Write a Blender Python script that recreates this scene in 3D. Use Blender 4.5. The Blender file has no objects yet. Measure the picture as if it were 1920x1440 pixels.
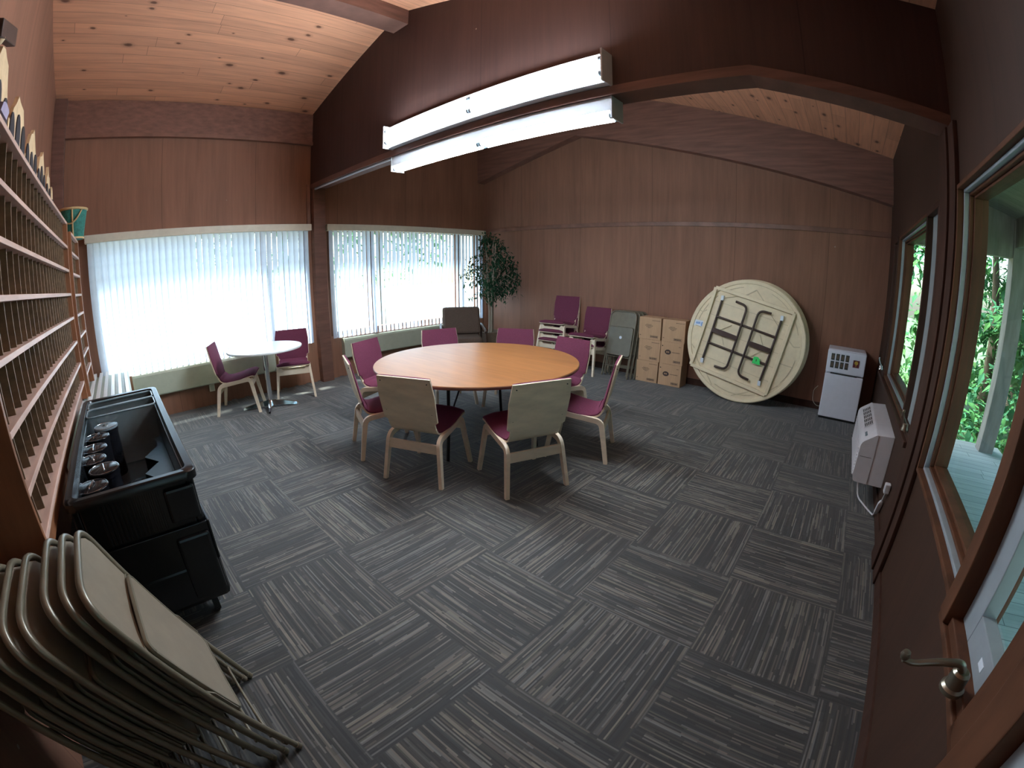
import bpy, math, random
from mathutils import Vector, Matrix
R = math.radians
PI = math.pi
random.seed(7)
sc = bpy.context.scene
COL = sc.collection

# ------------------------------------------------------------------ helpers
class MB:
    """Collects shapes and links them as one mesh object."""
    def __init__(s):
        s.v = []; s.f = []; s.mi = []
    def add(s, vs, fs, mi=0):
        o = len(s.v)
        s.v += [tuple(v) for v in vs]
        for f in fs:
            s.f.append(tuple(i + o for i in f)); s.mi.append(mi)
        return s
    def box(s, x0, x1, y0, y1, z0, z1, mi=0):
        vs = [(x, y, z) for z in (z0, z1) for y in (y0, y1) for x in (x0, x1)]
        return s.add(vs, [(0, 2, 3, 1), (4, 5, 7, 6), (0, 1, 5, 4), (2, 6, 7, 3), (0, 4, 6, 2), (1, 3, 7, 5)], mi)
    def prism(s, poly, vec, mi=0):
        n = len(poly); vec = Vector(vec)
        vs = [Vector(q) for q in poly] + [Vector(q) + vec for q in poly]
        fs = [tuple(range(n - 1, -1, -1)), tuple(range(n, 2 * n))]
        fs += [(i, (i + 1) % n, n + (i + 1) % n, n + i) for i in range(n)]
        return s.add(vs, fs, mi)
    def loft(s, loops, mi=0, cap=True, closed=True):
        n = len(loops[0]); vs = [v for l in loops for v in l]; fs = []
        for k in range(len(loops) - 1):
            for i in range(n if closed else n - 1):
                j = (i + 1) % n
                fs.append((k * n + i, k * n + j, (k + 1) * n + j, (k + 1) * n + i))
        if cap:
            fs.append(tuple(range(n - 1, -1, -1))); m = (len(loops) - 1) * n
            fs.append(tuple(range(m, m + n)))
        return s.add(vs, fs, mi)
    def tube(s, pts, r, n=8, mi=0, closed=False, flat=None):
        pts = [Vector(q) for q in pts]; m = len(pts); loops = []
        def tan(i):
            if closed: d = pts[(i + 1) % m] - pts[i - 1]
            elif i == 0: d = pts[1] - pts[0]
            elif i == m - 1: d = pts[-1] - pts[-2]
            else: d = (pts[i + 1] - pts[i]).normalized() + (pts[i] - pts[i - 1]).normalized()
            return d.normalized()
        t = tan(0); a = t.orthogonal().normalized()
        for i in range(m):
            t2 = tan(i); a = (a - t2 * a.dot(t2)).normalized(); b = t2.cross(a)
            rr = r[i] if isinstance(r, (list, tuple)) else r
            loops.append([pts[i] + (a * math.cos(2 * PI * k / n) + b * math.sin(2 * PI * k / n)) * rr for k in range(n)])
        if closed:
            loops.append(loops[0]); return s.loft(loops, mi, cap=False)
        return s.loft(loops, mi)
    def cyl(s, p0, p1, r0, r1=None, n=16, mi=0):
        return s.tube([p0, p1], [r0, r0 if r1 is None else r1], n, mi)
    def lathe(s, prof, c=(0, 0, 0), n=24, mi=0):
        loops = [[(c[0] + r * math.cos(2 * PI * k / n), c[1] + r * math.sin(2 * PI * k / n), c[2] + z) for k in range(n)] for r, z in prof]
        return s.loft(loops, mi)
    def obj(s, name, mats, parent=None, smooth=None, bevel=0):
        me = bpy.data.meshes.new(name); me.from_pydata(s.v, [], s.f)
        for m in (mats if isinstance(mats, (list, tuple)) else [mats]): me.materials.append(m)
        me.polygons.foreach_set('material_index', s.mi)
        me.validate(); me.update()
        o = bpy.data.objects.new(name, me); COL.objects.link(o)
        if len(s.f) < 4000:
            import bmesh
            b = bmesh.new(); b.from_mesh(me); bmesh.ops.recalc_face_normals(b, faces=b.faces); b.to_mesh(me); b.free()
        if smooth is not None:
            me.shade_smooth(); me.set_sharp_from_angle(angle=R(smooth))
        if bevel:
            md = o.modifiers.new('bevel', 'BEVEL'); md.width = bevel; md.segments = 2; md.limit_method = 'ANGLE'; md.angle_limit = R(40)
        if parent is not None: o.parent = parent
        return o

def box(x0, x1, y0, y1, z0, z1): return MB().box(x0, x1, y0, y1, z0, z1)
def rrect(w, h, r, n=4, cx=0, cy=0):
    out = []
    for sx, sy, a0 in ((1, 1, 0), (-1, 1, 90), (-1, -1, 180), (1, -1, 270)):
        for k in range(n + 1):
            a = R(a0 + 90 * k / n)
            out.append((cx + sx * (w / 2 - r) + r * math.cos(a), cy + sy * (h / 2 - r) + r * math.sin(a)))
    return out
def fillet(pts, r, n=5):
    """Rounds the corners of a polyline."""
    pts = [Vector(q) for q in pts]; out = [pts[0]]
    for i in range(1, len(pts) - 1):
        a = pts[i - 1] - pts[i]; b = pts[i + 1] - pts[i]
        d = min(r, a.length * .48, b.length * .48)
        p0 = pts[i] + a.normalized() * d; p1 = pts[i] + b.normalized() * d
        for k in range(n + 1):
            t = k / n
            out.append(p0 * (1 - t) ** 2 + pts[i] * 2 * t * (1 - t) + p1 * t * t)
    return out + [pts[-1]]
def tag(o, label=None, cat=None, group=None, kind=None):
    if label: o['label'] = label
    if cat: o['category'] = cat
    if group: o['group'] = group
    if kind: o['kind'] = kind
    return o
def thing(name, label, cat, loc=(0, 0, 0), rz=0, group=None, rx=0):
    o = bpy.data.objects.new(name, None); COL.objects.link(o); o.empty_display_size = .1
    o.location = loc; o.rotation_euler = (rx, 0, rz)
    return tag(o, label, cat, group)
def dup(root, loc, rz=0, rx=0, label=None, group=None):
    def cp(o, parent):
        c = o.copy(); COL.objects.link(c)
        if parent is not None: c.parent = parent
        for ch in [x for x in bpy.data.objects if x.parent is o]: cp(ch, c)
        return c
    r = cp(root, None); r.location = loc; r.rotation_euler = (rx, 0, rz)
    return tag(r, label, None, group)
def struct(name, mb, m, label, cat, **k):
    return tag(mb.obj(name, m, **k), label, cat, None, 'structure')

# ------------------------------------------------------------------ materials
def newmat(name):
    m = bpy.data.materials.new(name); m.use_nodes = True
    nt = m.node_tree; b = nt.nodes['Principled BSDF']
    return m, nt, b
def N(nt, t, **k):
    n = nt.nodes.new(t)
    for a, v in k.items():
        if a[0] == '_': n.inputs[a[1:].replace('_', ' ')].default_value = v
        else: setattr(n, a, v)
    return n
def L(nt, a, b): nt.links.new(a, b)
def math_(nt, op, a, b=None, c=None):
    n = N(nt, 'ShaderNodeMath', operation=op)
    for i, x in enumerate((a, b, c)):
        if x is None: continue
        if isinstance(x, (int, float)): n.inputs[i].default_value = x
        else: L(nt, x, n.inputs[i])
    return n.outputs[0]
def ramp(nt, fac, stops, interp='LINEAR'):
    n = N(nt, 'ShaderNodeValToRGB'); n.color_ramp.interpolation = interp
    e = n.color_ramp.elements
    while len(e) < len(stops): e.new(.5)
    for k, (p, c) in enumerate(stops): e[k].position = p; e[k].color = (*c, 1)
    L(nt, fac, n.inputs[0]); return n.outputs[0]
def mixc(nt, f, a, b, bt='MIX'):
    n = N(nt, 'ShaderNodeMix', data_type='RGBA', blend_type=bt)
    for i, x in ((0, f), (6, a), (7, b)):
        if isinstance(x, (int, float)): n.inputs[i].default_value = x
        elif isinstance(x, tuple): n.inputs[i].default_value = (*x[:3], 1)
        else: L(nt, x, n.inputs[i])
    return n.outputs[2]
def sep(nt, v):
    n = N(nt, 'ShaderNodeSeparateXYZ'); L(nt, v, n.inputs[0]); return n.outputs
def comb(nt, x, y, z):
    n = N(nt, 'ShaderNodeCombineXYZ')
    for i, q in enumerate((x, y, z)):
        if isinstance(q, (int, float)): n.inputs[i].default_value = q
        else: L(nt, q, n.inputs[i])
    return n.outputs[0]
def mapped(nt, scale=(1, 1, 1)):
    tc = N(nt, 'ShaderNodeTexCoord'); mp = N(nt, 'ShaderNodeMapping'); mp.inputs['Scale'].default_value = scale
    L(nt, tc.outputs['Object'], mp.inputs[0]); return mp.outputs[0]
def noise(nt, vec, scale=5, detail=3, rough=.5):
    n = N(nt, 'ShaderNodeTexNoise', _Scale=scale, _Detail=detail, _Roughness=rough); L(nt, vec, n.inputs['Vector']); return n.outputs['Fac']
def mat(name, c, rough=.6, metal=0, var=.12, scale=(14, 14, 14), spec=.5, bump=0, coat=0):
    """A flat colour broken up by noise; stretch the noise for grain."""
    m, nt, b = newmat(name)
    f = noise(nt, mapped(nt, scale), 1, 4, .6)
    lo = tuple(x * (1 - var) for x in c); hi = tuple(min(1, x * (1 + var)) for x in c)
    L(nt, ramp(nt, f, [(.3, lo), (.7, hi)]), b.inputs['Base Color'])
    b.inputs['Roughness'].default_value = rough; b.inputs['Metallic'].default_value = metal
    b.inputs['Specular IOR Level'].default_value = spec
    b.inputs['Coat Weight'].default_value = coat
    if bump:
        bp = N(nt, 'ShaderNodeBump', _Strength=bump, _Distance=.004); L(nt, f, bp.inputs['Height']); L(nt, bp.outputs[0], b.inputs['Normal'])
    return m
def emit(name, c, s):
    m = bpy.data.materials.new(name); m.use_nodes = True; nt = m.node_tree; nt.nodes.clear()
    e = N(nt, 'ShaderNodeEmission', _Strength=s); e.inputs[0].default_value = (*c, 1)
    L(nt, e.outputs[0], N(nt, 'ShaderNodeOutputMaterial').inputs[0]); return m
def translucent(name, c, ct, f, rough=.6):
    m = bpy.data.materials.new(name); m.use_nodes = True; nt = m.node_tree; nt.nodes.clear()
    d = N(nt, 'ShaderNodeBsdfDiffuse'); t = N(nt, 'ShaderNodeBsdfTranslucent'); x = N(nt, 'ShaderNodeMixShader', _Fac=f)
    nz = noise(nt, mapped(nt, (9, 9, 9)), 1, 3)
    L(nt, mixc(nt, nz, tuple(q * .75 for q in c), c), d.inputs[0]); L(nt, mixc(nt, nz, tuple(q * .75 for q in ct), ct), t.inputs[0])
    L(nt, d.outputs[0], x.inputs[1]); L(nt, t.outputs[0], x.inputs[2])
    L(nt, x.outputs[0], N(nt, 'ShaderNodeOutputMaterial').inputs[0]); return m
def glass(name, tint=(.84, .98, .95), refl=.07, veil=0):
    m = bpy.data.materials.new(name); m.use_nodes = True; nt = m.node_tree; nt.nodes.clear()
    t = N(nt, 'ShaderNodeBsdfTransparent'); t.inputs[0].default_value = (*tint, 1)
    g = N(nt, 'ShaderNodeBsdfGlossy', _Roughness=.02); x = N(nt, 'ShaderNodeMixShader', _Fac=refl)
    L(nt, t.outputs[0], x.inputs[1]); L(nt, g.outputs[0], x.inputs[2]); out = x.outputs[0]
    if veil:
        d = N(nt, 'ShaderNodeBsdfDiffuse'); d.inputs[0].default_value = (.62, .68, .68, 1)
        y = N(nt, 'ShaderNodeMixShader', _Fac=veil); L(nt, out, y.inputs[1]); L(nt, d.outputs[0], y.inputs[2]); out = y.outputs[0]
    L(nt, out, N(nt, 'ShaderNodeOutputMaterial').inputs[0]); return m

TILE = .6096
def carpet():
    m, nt, b = newmat('carpet_tiles')
    tc = N(nt, 'ShaderNodeTexCoord'); x, y, _ = sep(nt, tc.outputs['Object'])
    tx = math_(nt, 'DIVIDE', x, TILE); ty = math_(nt, 'DIVIDE', y, TILE)
    ix = math_(nt, 'FLOOR', tx); iy = math_(nt, 'FLOOR', ty)
    fx = math_(nt, 'SUBTRACT', tx, ix); fy = math_(nt, 'SUBTRACT', ty, iy)
    par = math_(nt, 'FLOORED_MODULO', math_(nt, 'ADD', ix, iy), 2.0)   # 1: stripes run along X
    def pick(a, c):
        return math_(nt, 'ADD', math_(nt, 'MULTIPLY', par, a), math_(nt, 'MULTIPLY', math_(nt, 'SUBTRACT', 1.0, par), c))
    u = pick(fx, fy); v = pick(fy, fx)
    tid = math_(nt, 'ADD', math_(nt, 'MULTIPLY', ix, 7.31), math_(nt, 'MULTIPLY', iy, 13.77))
    def wn(a, c, d):
        w = N(nt, 'ShaderNodeTexWhiteNoise', noise_dimensions='3D'); L(nt, comb(nt, a, c, d), w.inputs[0]); return w.outputs[0]
    line = math_(nt, 'FLOOR', math_(nt, 'MULTIPLY', v, 88.0))
    base = wn(line, tid, 3.0)
    shift = math_(nt, 'MULTIPLY', wn(line, tid, 9.0), 5.0)
    seg = math_(nt, 'FLOOR', math_(nt, 'ADD', math_(nt, 'MULTIPLY', u, 3.2), shift))
    dash = wn(line, seg, tid)
    band = wn(math_(nt, 'FLOOR', math_(nt, 'MULTIPLY', v, 15.0)), math_(nt, 'FLOOR', math_(nt, 'ADD', math_(nt, 'MULTIPLY', u, 3.2), math_(nt, 'MULTIPLY', wn(math_(nt, 'FLOOR', math_(nt, 'MULTIPLY', v, 15.0)), tid, 1.0), 3.0))), tid)
    t = math_(nt, 'ADD', math_(nt, 'MULTIPLY', base, .44), math_(nt, 'ADD', math_(nt, 'MULTIPLY', dash, .44), math_(nt, 'MULTIPLY', band, .16)))
    col = ramp(nt, t, [(.25, (.013, .0115, .010)), (.48, (.023, .0205, .018)), (.58, (.036, .032, .028)), (.68, (.090, .079, .066)), (.9, (.145, .128, .106))])
    hue = wn(line, tid, 21.0)
    tint = ramp(nt, hue, [(0, (.85, .95, 1.1)), (.4, (1, 1, 1)), (.7, (1.12, .98, .9)), (1, (1.0, 1.05, .86))])
    col = mixc(nt, .8, col, tint, 'MULTIPLY')
    edge = math_(nt, 'MINIMUM', math_(nt, 'MINIMUM', fx, math_(nt, 'SUBTRACT', 1.0, fx)), math_(nt, 'MINIMUM', fy, math_(nt, 'SUBTRACT', 1.0, fy)))
    seam = math_(nt, 'LESS_THAN', edge, .006)
    col = mixc(nt, math_(nt, 'MULTIPLY', seam, .5), col, (.02, .02, .02))
    L(nt, col, b.inputs['Base Color']); b.inputs['Roughness'].default_value = .7; b.inputs['Specular IOR Level'].default_value = .3
    b.inputs['Sheen Weight'].default_value = .25; b.inputs['Sheen Roughness'].default_value = .6
    bp = N(nt, 'ShaderNodeBump', _Strength=.35, _Distance=.003); L(nt, t, bp.inputs['Height']); L(nt, bp.outputs[0], b.inputs['Normal'])
    return m
def plywood(name, c, along='X', panel=1.22, off=0.0):
    m, nt, b = newmat(name)
    tc = N(nt, 'ShaderNodeTexCoord'); xyz = sep(nt, tc.outputs['Object'])
    h = xyz[0] if along == 'X' else xyz[1]
    f1 = noise(nt, mapped(nt, (22, 22, 1.1)), 1, 5, .65); f2 = noise(nt, mapped(nt, (3.5, 3.5, .8)), 1, 3, .5)
    f3 = noise(nt, mapped(nt, (90, 90, 4)), 1, 2, .5)
    f = math_(nt, 'ADD', math_(nt, 'MULTIPLY', f1, .45), math_(nt, 'ADD', math_(nt, 'MULTIPLY', f2, .4), math_(nt, 'MULTIPLY', f3, .15)))
    col = ramp(nt, f, [(.28, tuple(q * .72 for q in c)), (.5, c), (.72, (c[0] * 1.3, c[1] * 1.25, c[2] * 1.22))])
    pm = math_(nt, 'FLOORED_MODULO', math_(nt, 'ADD', h, off), panel)
    col = mixc(nt, math_(nt, 'MULTIPLY', math_(nt, 'LESS_THAN', pm, .006), .6), col, (c[0] * .25, c[1] * .25, c[2] * .25))
    vo = N(nt, 'ShaderNodeTexVoronoi', _Scale=2.2); L(nt, tc.outputs['Object'], vo.inputs['Vector'])
    col = mixc(nt, math_(nt, 'MULTIPLY', math_(nt, 'LESS_THAN', vo.outputs['Distance'], .02), .5), col, (.5, .42, .35))
    L(nt, col, b.inputs['Base Color']); b.inputs['Roughness'].default_value = .62; b.inputs['Specular IOR Level'].default_value = .3
    return m
def planks(name, c, across='X', w=.14, ln=2.4, knots=True, rough=.55, gap=.03, gapc=.35):
    """Boards running along the other horizontal axis, with knots and butt joints."""
    m, nt, b = newmat(name)
    tc = N(nt, 'ShaderNodeTexCoord'); xyz = sep(nt, tc.outputs['Object'])
    a, l = (xyz[0], xyz[1]) if across == 'X' else (xyz[1], xyz[0])
    q = math_(nt, 'DIVIDE', a, w); iq = math_(nt, 'FLOOR', q); fq = math_(nt, 'SUBTRACT', q, iq)
    w1 = N(nt, 'ShaderNodeTexWhiteNoise', noise_dimensions='1D'); L(nt, iq, w1.inputs['W'])
    l2 = math_(nt, 'ADD', math_(nt, 'DIVIDE', l, ln), math_(nt, 'MULTIPLY', w1.outputs[0], 9.0)); il = math_(nt, 'FLOOR', l2); fl = math_(nt, 'SUBTRACT', l2, il)
    w2 = N(nt, 'ShaderNodeTexWhiteNoise', noise_dimensions='2D'); L(nt, comb(nt, iq, il, 0), w2.inputs['Vector'])
    gs = (30, 1.6, 30) if across == 'X' else (1.6, 30, 30)
    g = noise(nt, mapped(nt, gs), 1, 4, .6)
    f = math_(nt, 'ADD', math_(nt, 'MULTIPLY', g, .78), math_(nt, 'MULTIPLY', w2.outputs[0], .22))
    col = ramp(nt, f, [(.25, tuple(x * .78 for x in c)), (.5, c), (.75, (c[0] * 1.2, c[1] * 1.18, c[2] * 1.15))])
    if knots:
        vo = N(nt, 'ShaderNodeTexVoronoi', voronoi_dimensions='2D', _Scale=1.0, _Randomness=1.0)
        vs = (4.2, 2.2, 0) if across == 'X' else (2.2, 4.2, 0)
        L(nt, mapped(nt, vs), vo.inputs['Vector'])
        kr = N(nt, 'ShaderNodeTexWhiteNoise', noise_dimensions='3D'); L(nt, vo.outputs['Position'], kr.inputs['Vector'])
        kd = math_(nt, 'ADD', vo.outputs['Distance'], math_(nt, 'MULTIPLY', math_(nt, 'SUBTRACT', noise(nt, mapped(nt, (25, 25, 25)), 1, 2), .5), .05))
        k = ramp(nt, math_(nt, 'DIVIDE', kd, math_(nt, 'ADD', .25, kr.outputs[0])), [(.0, (.92, .92, .92)), (.06, (.85, .85, .85)), (.10, (.25, .25, .25)), (.19, (0, 0, 0))])
        w3 = N(nt, 'ShaderNodeTexWhiteNoise', noise_dimensions='3D'); L(nt, vo.outputs['Color'], w3.inputs['Vector'])
        k = math_(nt, 'MULTIPLY', k, math_(nt, 'GREATER_THAN', w3.outputs[0], .35))
        col = mixc(nt, k, col, (c[0] * .12, c[1] * .09, c[2] * .08))
    e = math_(nt, 'MAXIMUM', math_(nt, 'LESS_THAN', fq, gap), math_(nt, 'LESS_THAN', fl, .002))
    col = mixc(nt, math_(nt, 'MULTIPLY', e, .8), col, tuple(x * gapc for x in c))
    L(nt, col, b.inputs['Base Color']); b.inputs['Roughness'].default_value = rough; b.inputs['Specular IOR Level'].default_value = .3
    return m

M = {}
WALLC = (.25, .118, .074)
M['carpet'] = carpet()
M['wall_x'] = plywood('plywood_across_x', WALLC, 'X', 1.22, .55)
M['wall_y'] = plywood('plywood_across_y', WALLC, 'Y', 1.22, .3)
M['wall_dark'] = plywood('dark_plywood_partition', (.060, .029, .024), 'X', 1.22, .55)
M['wall_e'] = plywood('shade_toned_plywood_deck_side', (.048, .022, .013), 'Y', 1.22, .3)  # same plywood, darkened to stand for weak light and lens falloff here
M['pine'] = planks('knotty_pine_ceiling', (.68, .325, .19), 'X')
M['beam'] = mat('stained_beam', (.15, .068, .048), .6, scale=(3, 3, 22), var=.25)
M['raft'] = mat('stained_rafter_board', (.20, .090, .062), .6, scale=(2, 9, 26), var=.25)
M['trim'] = mat('reddish_trim', (.21, .095, .062), .5, scale=(5, 5, 5), var=.25)
M['jamb'] = mat('window_wood', (.10, .040, .020), .6, scale=(12, 12, 3), var=.25, spec=.2)
M['darkjamb'] = mat('dark_window_wood', (.055, .026, .018), .6, scale=(12, 12, 3), var=.25, spec=.2)
M['pigeon'] = mat('pigeonhole_wood', (.20, .125, .070), .6, scale=(8, 8, 30), var=.25)
M['shelfedge'] = mat('edge_lit_shelf_wood', (.50, .32, .25), .5, scale=(3, 20, 20), var=.2)  # lightened: the light on the front edges is put into the colour
M['stile'] = mat('orange_brown_wood', (.24, .095, .042), .45, scale=(10, 10, 1.5), var=.3)
M['birch'] = mat('birch_plywood', (.74, .61, .44), .45, scale=(5, 5, 18), var=.12)
M['birchedge'] = mat('pale_bentwood', (.78, .64, .48), .45, scale=(6, 6, 20), var=.1)
M['maroon'] = mat('maroon_upholstery', (.155, .039, .070), .95, scale=(220, 220, 220), var=.3, spec=.15, bump=.3)
M['tabletop'] = mat('oak_laminate', (.33, .135, .045), .3, scale=(2.5, 26, 10), var=.16, spec=.9)
M['blackmetal'] = mat('black_metal', (.02, .019, .018), .4, metal=.4)
M['chrome'] = mat('chrome', (.75, .76, .78), .12, metal=1, var=.05)
M['whitetop'] = mat('white_laminate', (.80, .80, .78), .3, var=.04)
M['heater'] = mat('pale_green_enamel', (.44, .46, .36), .45, var=.05)
M['cream'] = mat('cream_plastic', (.78, .64, .43), .5, var=.05)
M['creamdk'] = mat('cream_plastic_ribs', (.60, .48, .31), .5, var=.06)
M['brownmetal'] = mat('brown_steel_tube', (.060, .034, .028), .35, metal=.3)
M['taupe'] = mat('taupe_enamel_steel', (.165, .138, .095), .3, metal=.25, var=.1, spec=.6)
M['taupe2'] = mat('taupe_sheet_steel', (.25, .20, .145), .36, metal=.2, var=.08, spec=.6)
M['greyseat'] = mat('grey_beige_steel', (.15, .135, .10), .4, metal=.1, var=.08)
M['blackpl'] = mat('black_plastic', (.005, .006, .007), .26, var=.2, spec=.6)
M['blackgl'] = mat('glossy_black_plastic', (.008, .008, .010), .12, var=.2)
M['greypl'] = mat('smoky_clear_plastic', (.22, .27, .30), .15, var=.1)
M['clear'] = glass('clear_plastic_bin', (.78, .86, .9), .12, .12)
M['binfloor'] = mat('bin_floor_reflection', (.045, .06, .075), .25, var=.1)
M['steel'] = mat('brushed_steel', (.55, .54, .52), .3, metal=1, var=.08)
M['card'] = mat('cardboard', (.50, .30, .17), .8, var=.08, scale=(40, 40, 4))
M['tape'] = mat('brown_tape', (.42, .25, .14), .35, var=.05)
M['ink'] = mat('dark_print_ink', (.055, .035, .030), .8, var=.1)
M['white'] = mat('white_enamel', (.74, .74, .80), .35, var=.03)
M['acwhite'] = mat('white_plastic', (.66, .64, .66), .5, var=.04)
M['acgrey'] = mat('grey_plastic_grille', (.05, .05, .05), .6)
M['rubber'] = mat('dark_rubber', (.02, .02, .02), .7)
M['brass'] = mat('dull_bronze', (.30, .26, .20), .35, metal=.9, var=.15)
M['screen'] = glass('insect_screen', (.62, .68, .70), .02, .45)
M['glass'] = glass('window_glass')
M['sashgrey'] = mat('grey_screen_frame', (.27, .30, .32), .45, var=.06)
M['vane'] = translucent('blind_vane_fabric', (.72, .76, .86), (.64, .76, .95), .5)
M['valance'] = mat('cream_valance', (.62, .57, .46), .5, var=.05)
M['tubeglow'] = emit('fluorescent_tube', (.76, .89, 1.0), 40)
M['fixture'] = mat('white_fixture_enamel', (.50, .52, .55), .4, var=.03)
M['pot'] = mat('brown_planter', (.13, .085, .055), .7, var=.2)
M['soil'] = mat('dark_soil', (.03, .022, .016), .95, var=.4)
M['stem'] = mat('pale_ficus_trunk', (.26, .20, .15), .8, var=.3, scale=(30, 30, 6))
M['ficus'] = translucent('ficus_leaf', (.030, .070, .040), (.04, .10, .04), .25)
M['chairbrown'] = mat('brown_tweed', (.105, .072, .055), .95, scale=(160, 160, 160), var=.35, spec=.1, bump=.3)
M['walnut'] = mat('dark_walnut', (.06, .03, .02), .5, var=.2)
M['green'] = mat('green_woven_basket', (.020, .16, .125), .7, scale=(60, 60, 60), var=.4)
M['tan'] = mat('tan_basket_trim', (.55, .38, .18), .7, var=.2)
M['lime'] = mat('bright_green_paper', (.05, .72, .16), .7, var=.04)
M['label'] = mat('white_label', (.72, .76, .82), .5, var=.05)
M['blueprint'] = mat('blue_label_print', (.25, .38, .65), .5, var=.1)
M['magnet'] = mat('dark_green_picture', (.045, .055, .045), .4, var=.8, scale=(60, 60, 90))
M['magnetred'] = mat('maroon_picture', (.13, .02, .03), .4, var=.3)
M['magnetgold'] = mat('golden_tree_picture', (.55, .36, .05), .5, var=.5, scale=(120, 120, 120))
M['cutdark'] = mat('black_painted_plywood', (.022, .020, .026), .6, var=.2)
M['cutedge'] = mat('cream_painted_edge', (.66, .48, .28), .6, var=.15)
M['lilac'] = mat('lilac_cloth', (.36, .30, .40), .9, var=.1)
M['deck'] = planks('weathered_deck', (.46, .50, .52), 'Y', .14, 3.6, False, .8, .05, .3)
M['soffit'] = planks('painted_soffit', (.26, .24, .21), 'Y', .15, 4, False, .7, .04, .5)
M['greypost'] = mat('weathered_post', (.30, .26, .25), .8, scale=(10, 10, 2), var=.25)
M['ground'] = mat('dry_pale_ground', (.17, .16, .12), .95, scale=(3, 3, 3), var=.25)
M['undergrowth'] = mat('leafy_undergrowth', (.04, .085, .03), .95, scale=(2, 2, 2), var=.5)
M['bark'] = mat('bark', (.10, .07, .05), .9, scale=(12, 12, 3), var=.4)
M['leafa'] = translucent('leaf_green', (.055, .15, .055), (.10, .24, .08), .45)
M['leafb'] = translucent('leaf_teal', (.045, .14, .075), (.08, .22, .11), .45)
M['leafc'] = translucent('leaf_pale', (.12, .24, .09), (.20, .34, .13), .5)

# ------------------------------------------------------------------ room shell
XW, XE, YS, YN = -3.9, 2.66, -1.62, 5.15
XRIDGE, ZRIDGE, SL, SR = -1.75, 4.39, .27, .29
def roofz(x): return ZRIDGE - (SL * (XRIDGE - x) if x < XRIDGE else SR * (x - XRIDGE))
struct('floor', box(XW - .15, XE + .14, YS - .15, YN + .15, -.12, 0), M['carpet'], 'carpet tile floor with striped tiles laid quarter turned', 'floor')
cm = MB()
for x0, x1 in ((-5.15, XRIDGE), (XRIDGE, 4.75)):
    cm.prism([(x0, -2.4, roofz(x0)), (x1, -2.4, roofz(x1)), (x1, -2.4, roofz(x1) + .2), (x0, -2.4, roofz(x0) + .2)], (0, 8.7, 0))
struct('ceiling', cm, M['pine'], 'sloping knotty pine plank ceiling', 'ceiling')
def gable(y0, y1, x0, x1, zb):
    return MB().prism([(x0, y0, zb(x0)), (x1, y0, zb(x1)), (x1, y0, roofz(x1) + .02), (XRIDGE, y0, roofz(XRIDGE) + .02), (x0, y0, roofz(x0) + .02)], (0, y1 - y0, 0))
struct('wall_north', gable(YN, YN + .15, XW - .15, XE + .14, lambda x: 0.0), M['wall_x'], 'brown plywood back wall', 'wall')
struct('wall_south', gable(YS - .15, YS, XW - .15, XE + .14, lambda x: 0.0), M['wall_x'], 'brown plywood wall behind the mailbox shelves', 'wall')
# window wall
W1, W2 = (-1.22, 1.64), (1.96, 5.02)
ZS, ZH = .62, 2.20
w = MB()
ztop = roofz(XW)
w.box(XW - .15, XW, YS, YN, ZH, ztop)
w.box(XW - .15, XW, YS, YN, .012, ZS)
for y0, y1 in ((YS, W1[0]), (W1[1], W2[0]), (W2[1], YN)): w.box(XW - .15, XW, y0, y1, ZS, ZH)
y = YS
k = 0
while y < YN:                                            # base course; gaps added to make the bright dashes along the floor
    y2 = min(YN, y + (.115 if .35 < y < 2.3 else .5)); w.box(XW - .15, XW, y, y2, 0, .012)
    y = y2 + (.07 if .35 < y2 < 2.3 else 0)
struct('wall_west', w, M['wall_y'], 'brown plywood wall with two wide windows', 'wall')
w = MB()
WB, WS_ = (-1.05, 1.56), (1.95, 4.45)
w.box(XE, XE + .14, YS, YN, 0, .72)
w.box(XE, XE + .14, YS, YN, 2.11, roofz(XE))
for y0, y1 in ((YS, WB[0]), (WB[1], WS_[0]), (WS_[1], YN)): w.box(XE, XE + .14, y0, y1, .72, 2.11)
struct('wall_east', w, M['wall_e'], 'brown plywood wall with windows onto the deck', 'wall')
# cross partition above the header, its lower edge kinked down to the right-hand post
def hdr(x): return 2.745 if x <= 1.58 else 2.745 - (x - 1.58) * .273
YP0, YP1 = 1.72, 1.90
pp = [(XW, YP0, 2.745), (1.58, YP0, 2.745), (XE, YP0, hdr(XE)), (XE, YP0, roofz(XE)), (XRIDGE, YP0, roofz(XRIDGE)), (XW, YP0, roofz(XW))]
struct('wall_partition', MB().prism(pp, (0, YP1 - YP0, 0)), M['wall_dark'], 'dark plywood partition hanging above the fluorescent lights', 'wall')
hb = MB(); hb.prism([(XW, YP0 - .012, 2.735), (1.58, YP0 - .012, 2.735), (XE, YP0 - .012, 2.44), (XE, YP0 - .012, 2.50), (1.58, YP0 - .012, 2.80), (XW, YP0 - .012, 2.80)], (0, YP1 - YP0 + .024, 0))
struct('trim_1', hb, M['beam'], 'header board along the lower edge of the partition', 'trim')
struct('beam', box(XRIDGE - .13, XRIDGE + .13, YS, YN, 4.18, 4.40), M['beam'], 'dark ridge beam under the ceiling peak', 'beam')
rb = lambda x: 3.665 - .249 * abs(x - XRIDGE)
struct('beam', MB().prism([(XW, 4.98, rb(XW)), (XRIDGE, 4.98, rb(XRIDGE)), (XE, 4.98, rb(XE)), (XE, 4.98, roofz(XE)), (XRIDGE, 4.98, roofz(XRIDGE)), (XW, 4.98, roofz(XW))], (0, YN - 4.98, 0)),
       M['raft'], 'deep sloping rafter boards across the top of the back wall', 'beam')
struct('pillar', box(XW, XW + .11, YP0, YP1, 0, 2.745), M['beam'], 'dark wood post between the two blinds', 'post', bevel=.004)
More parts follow.
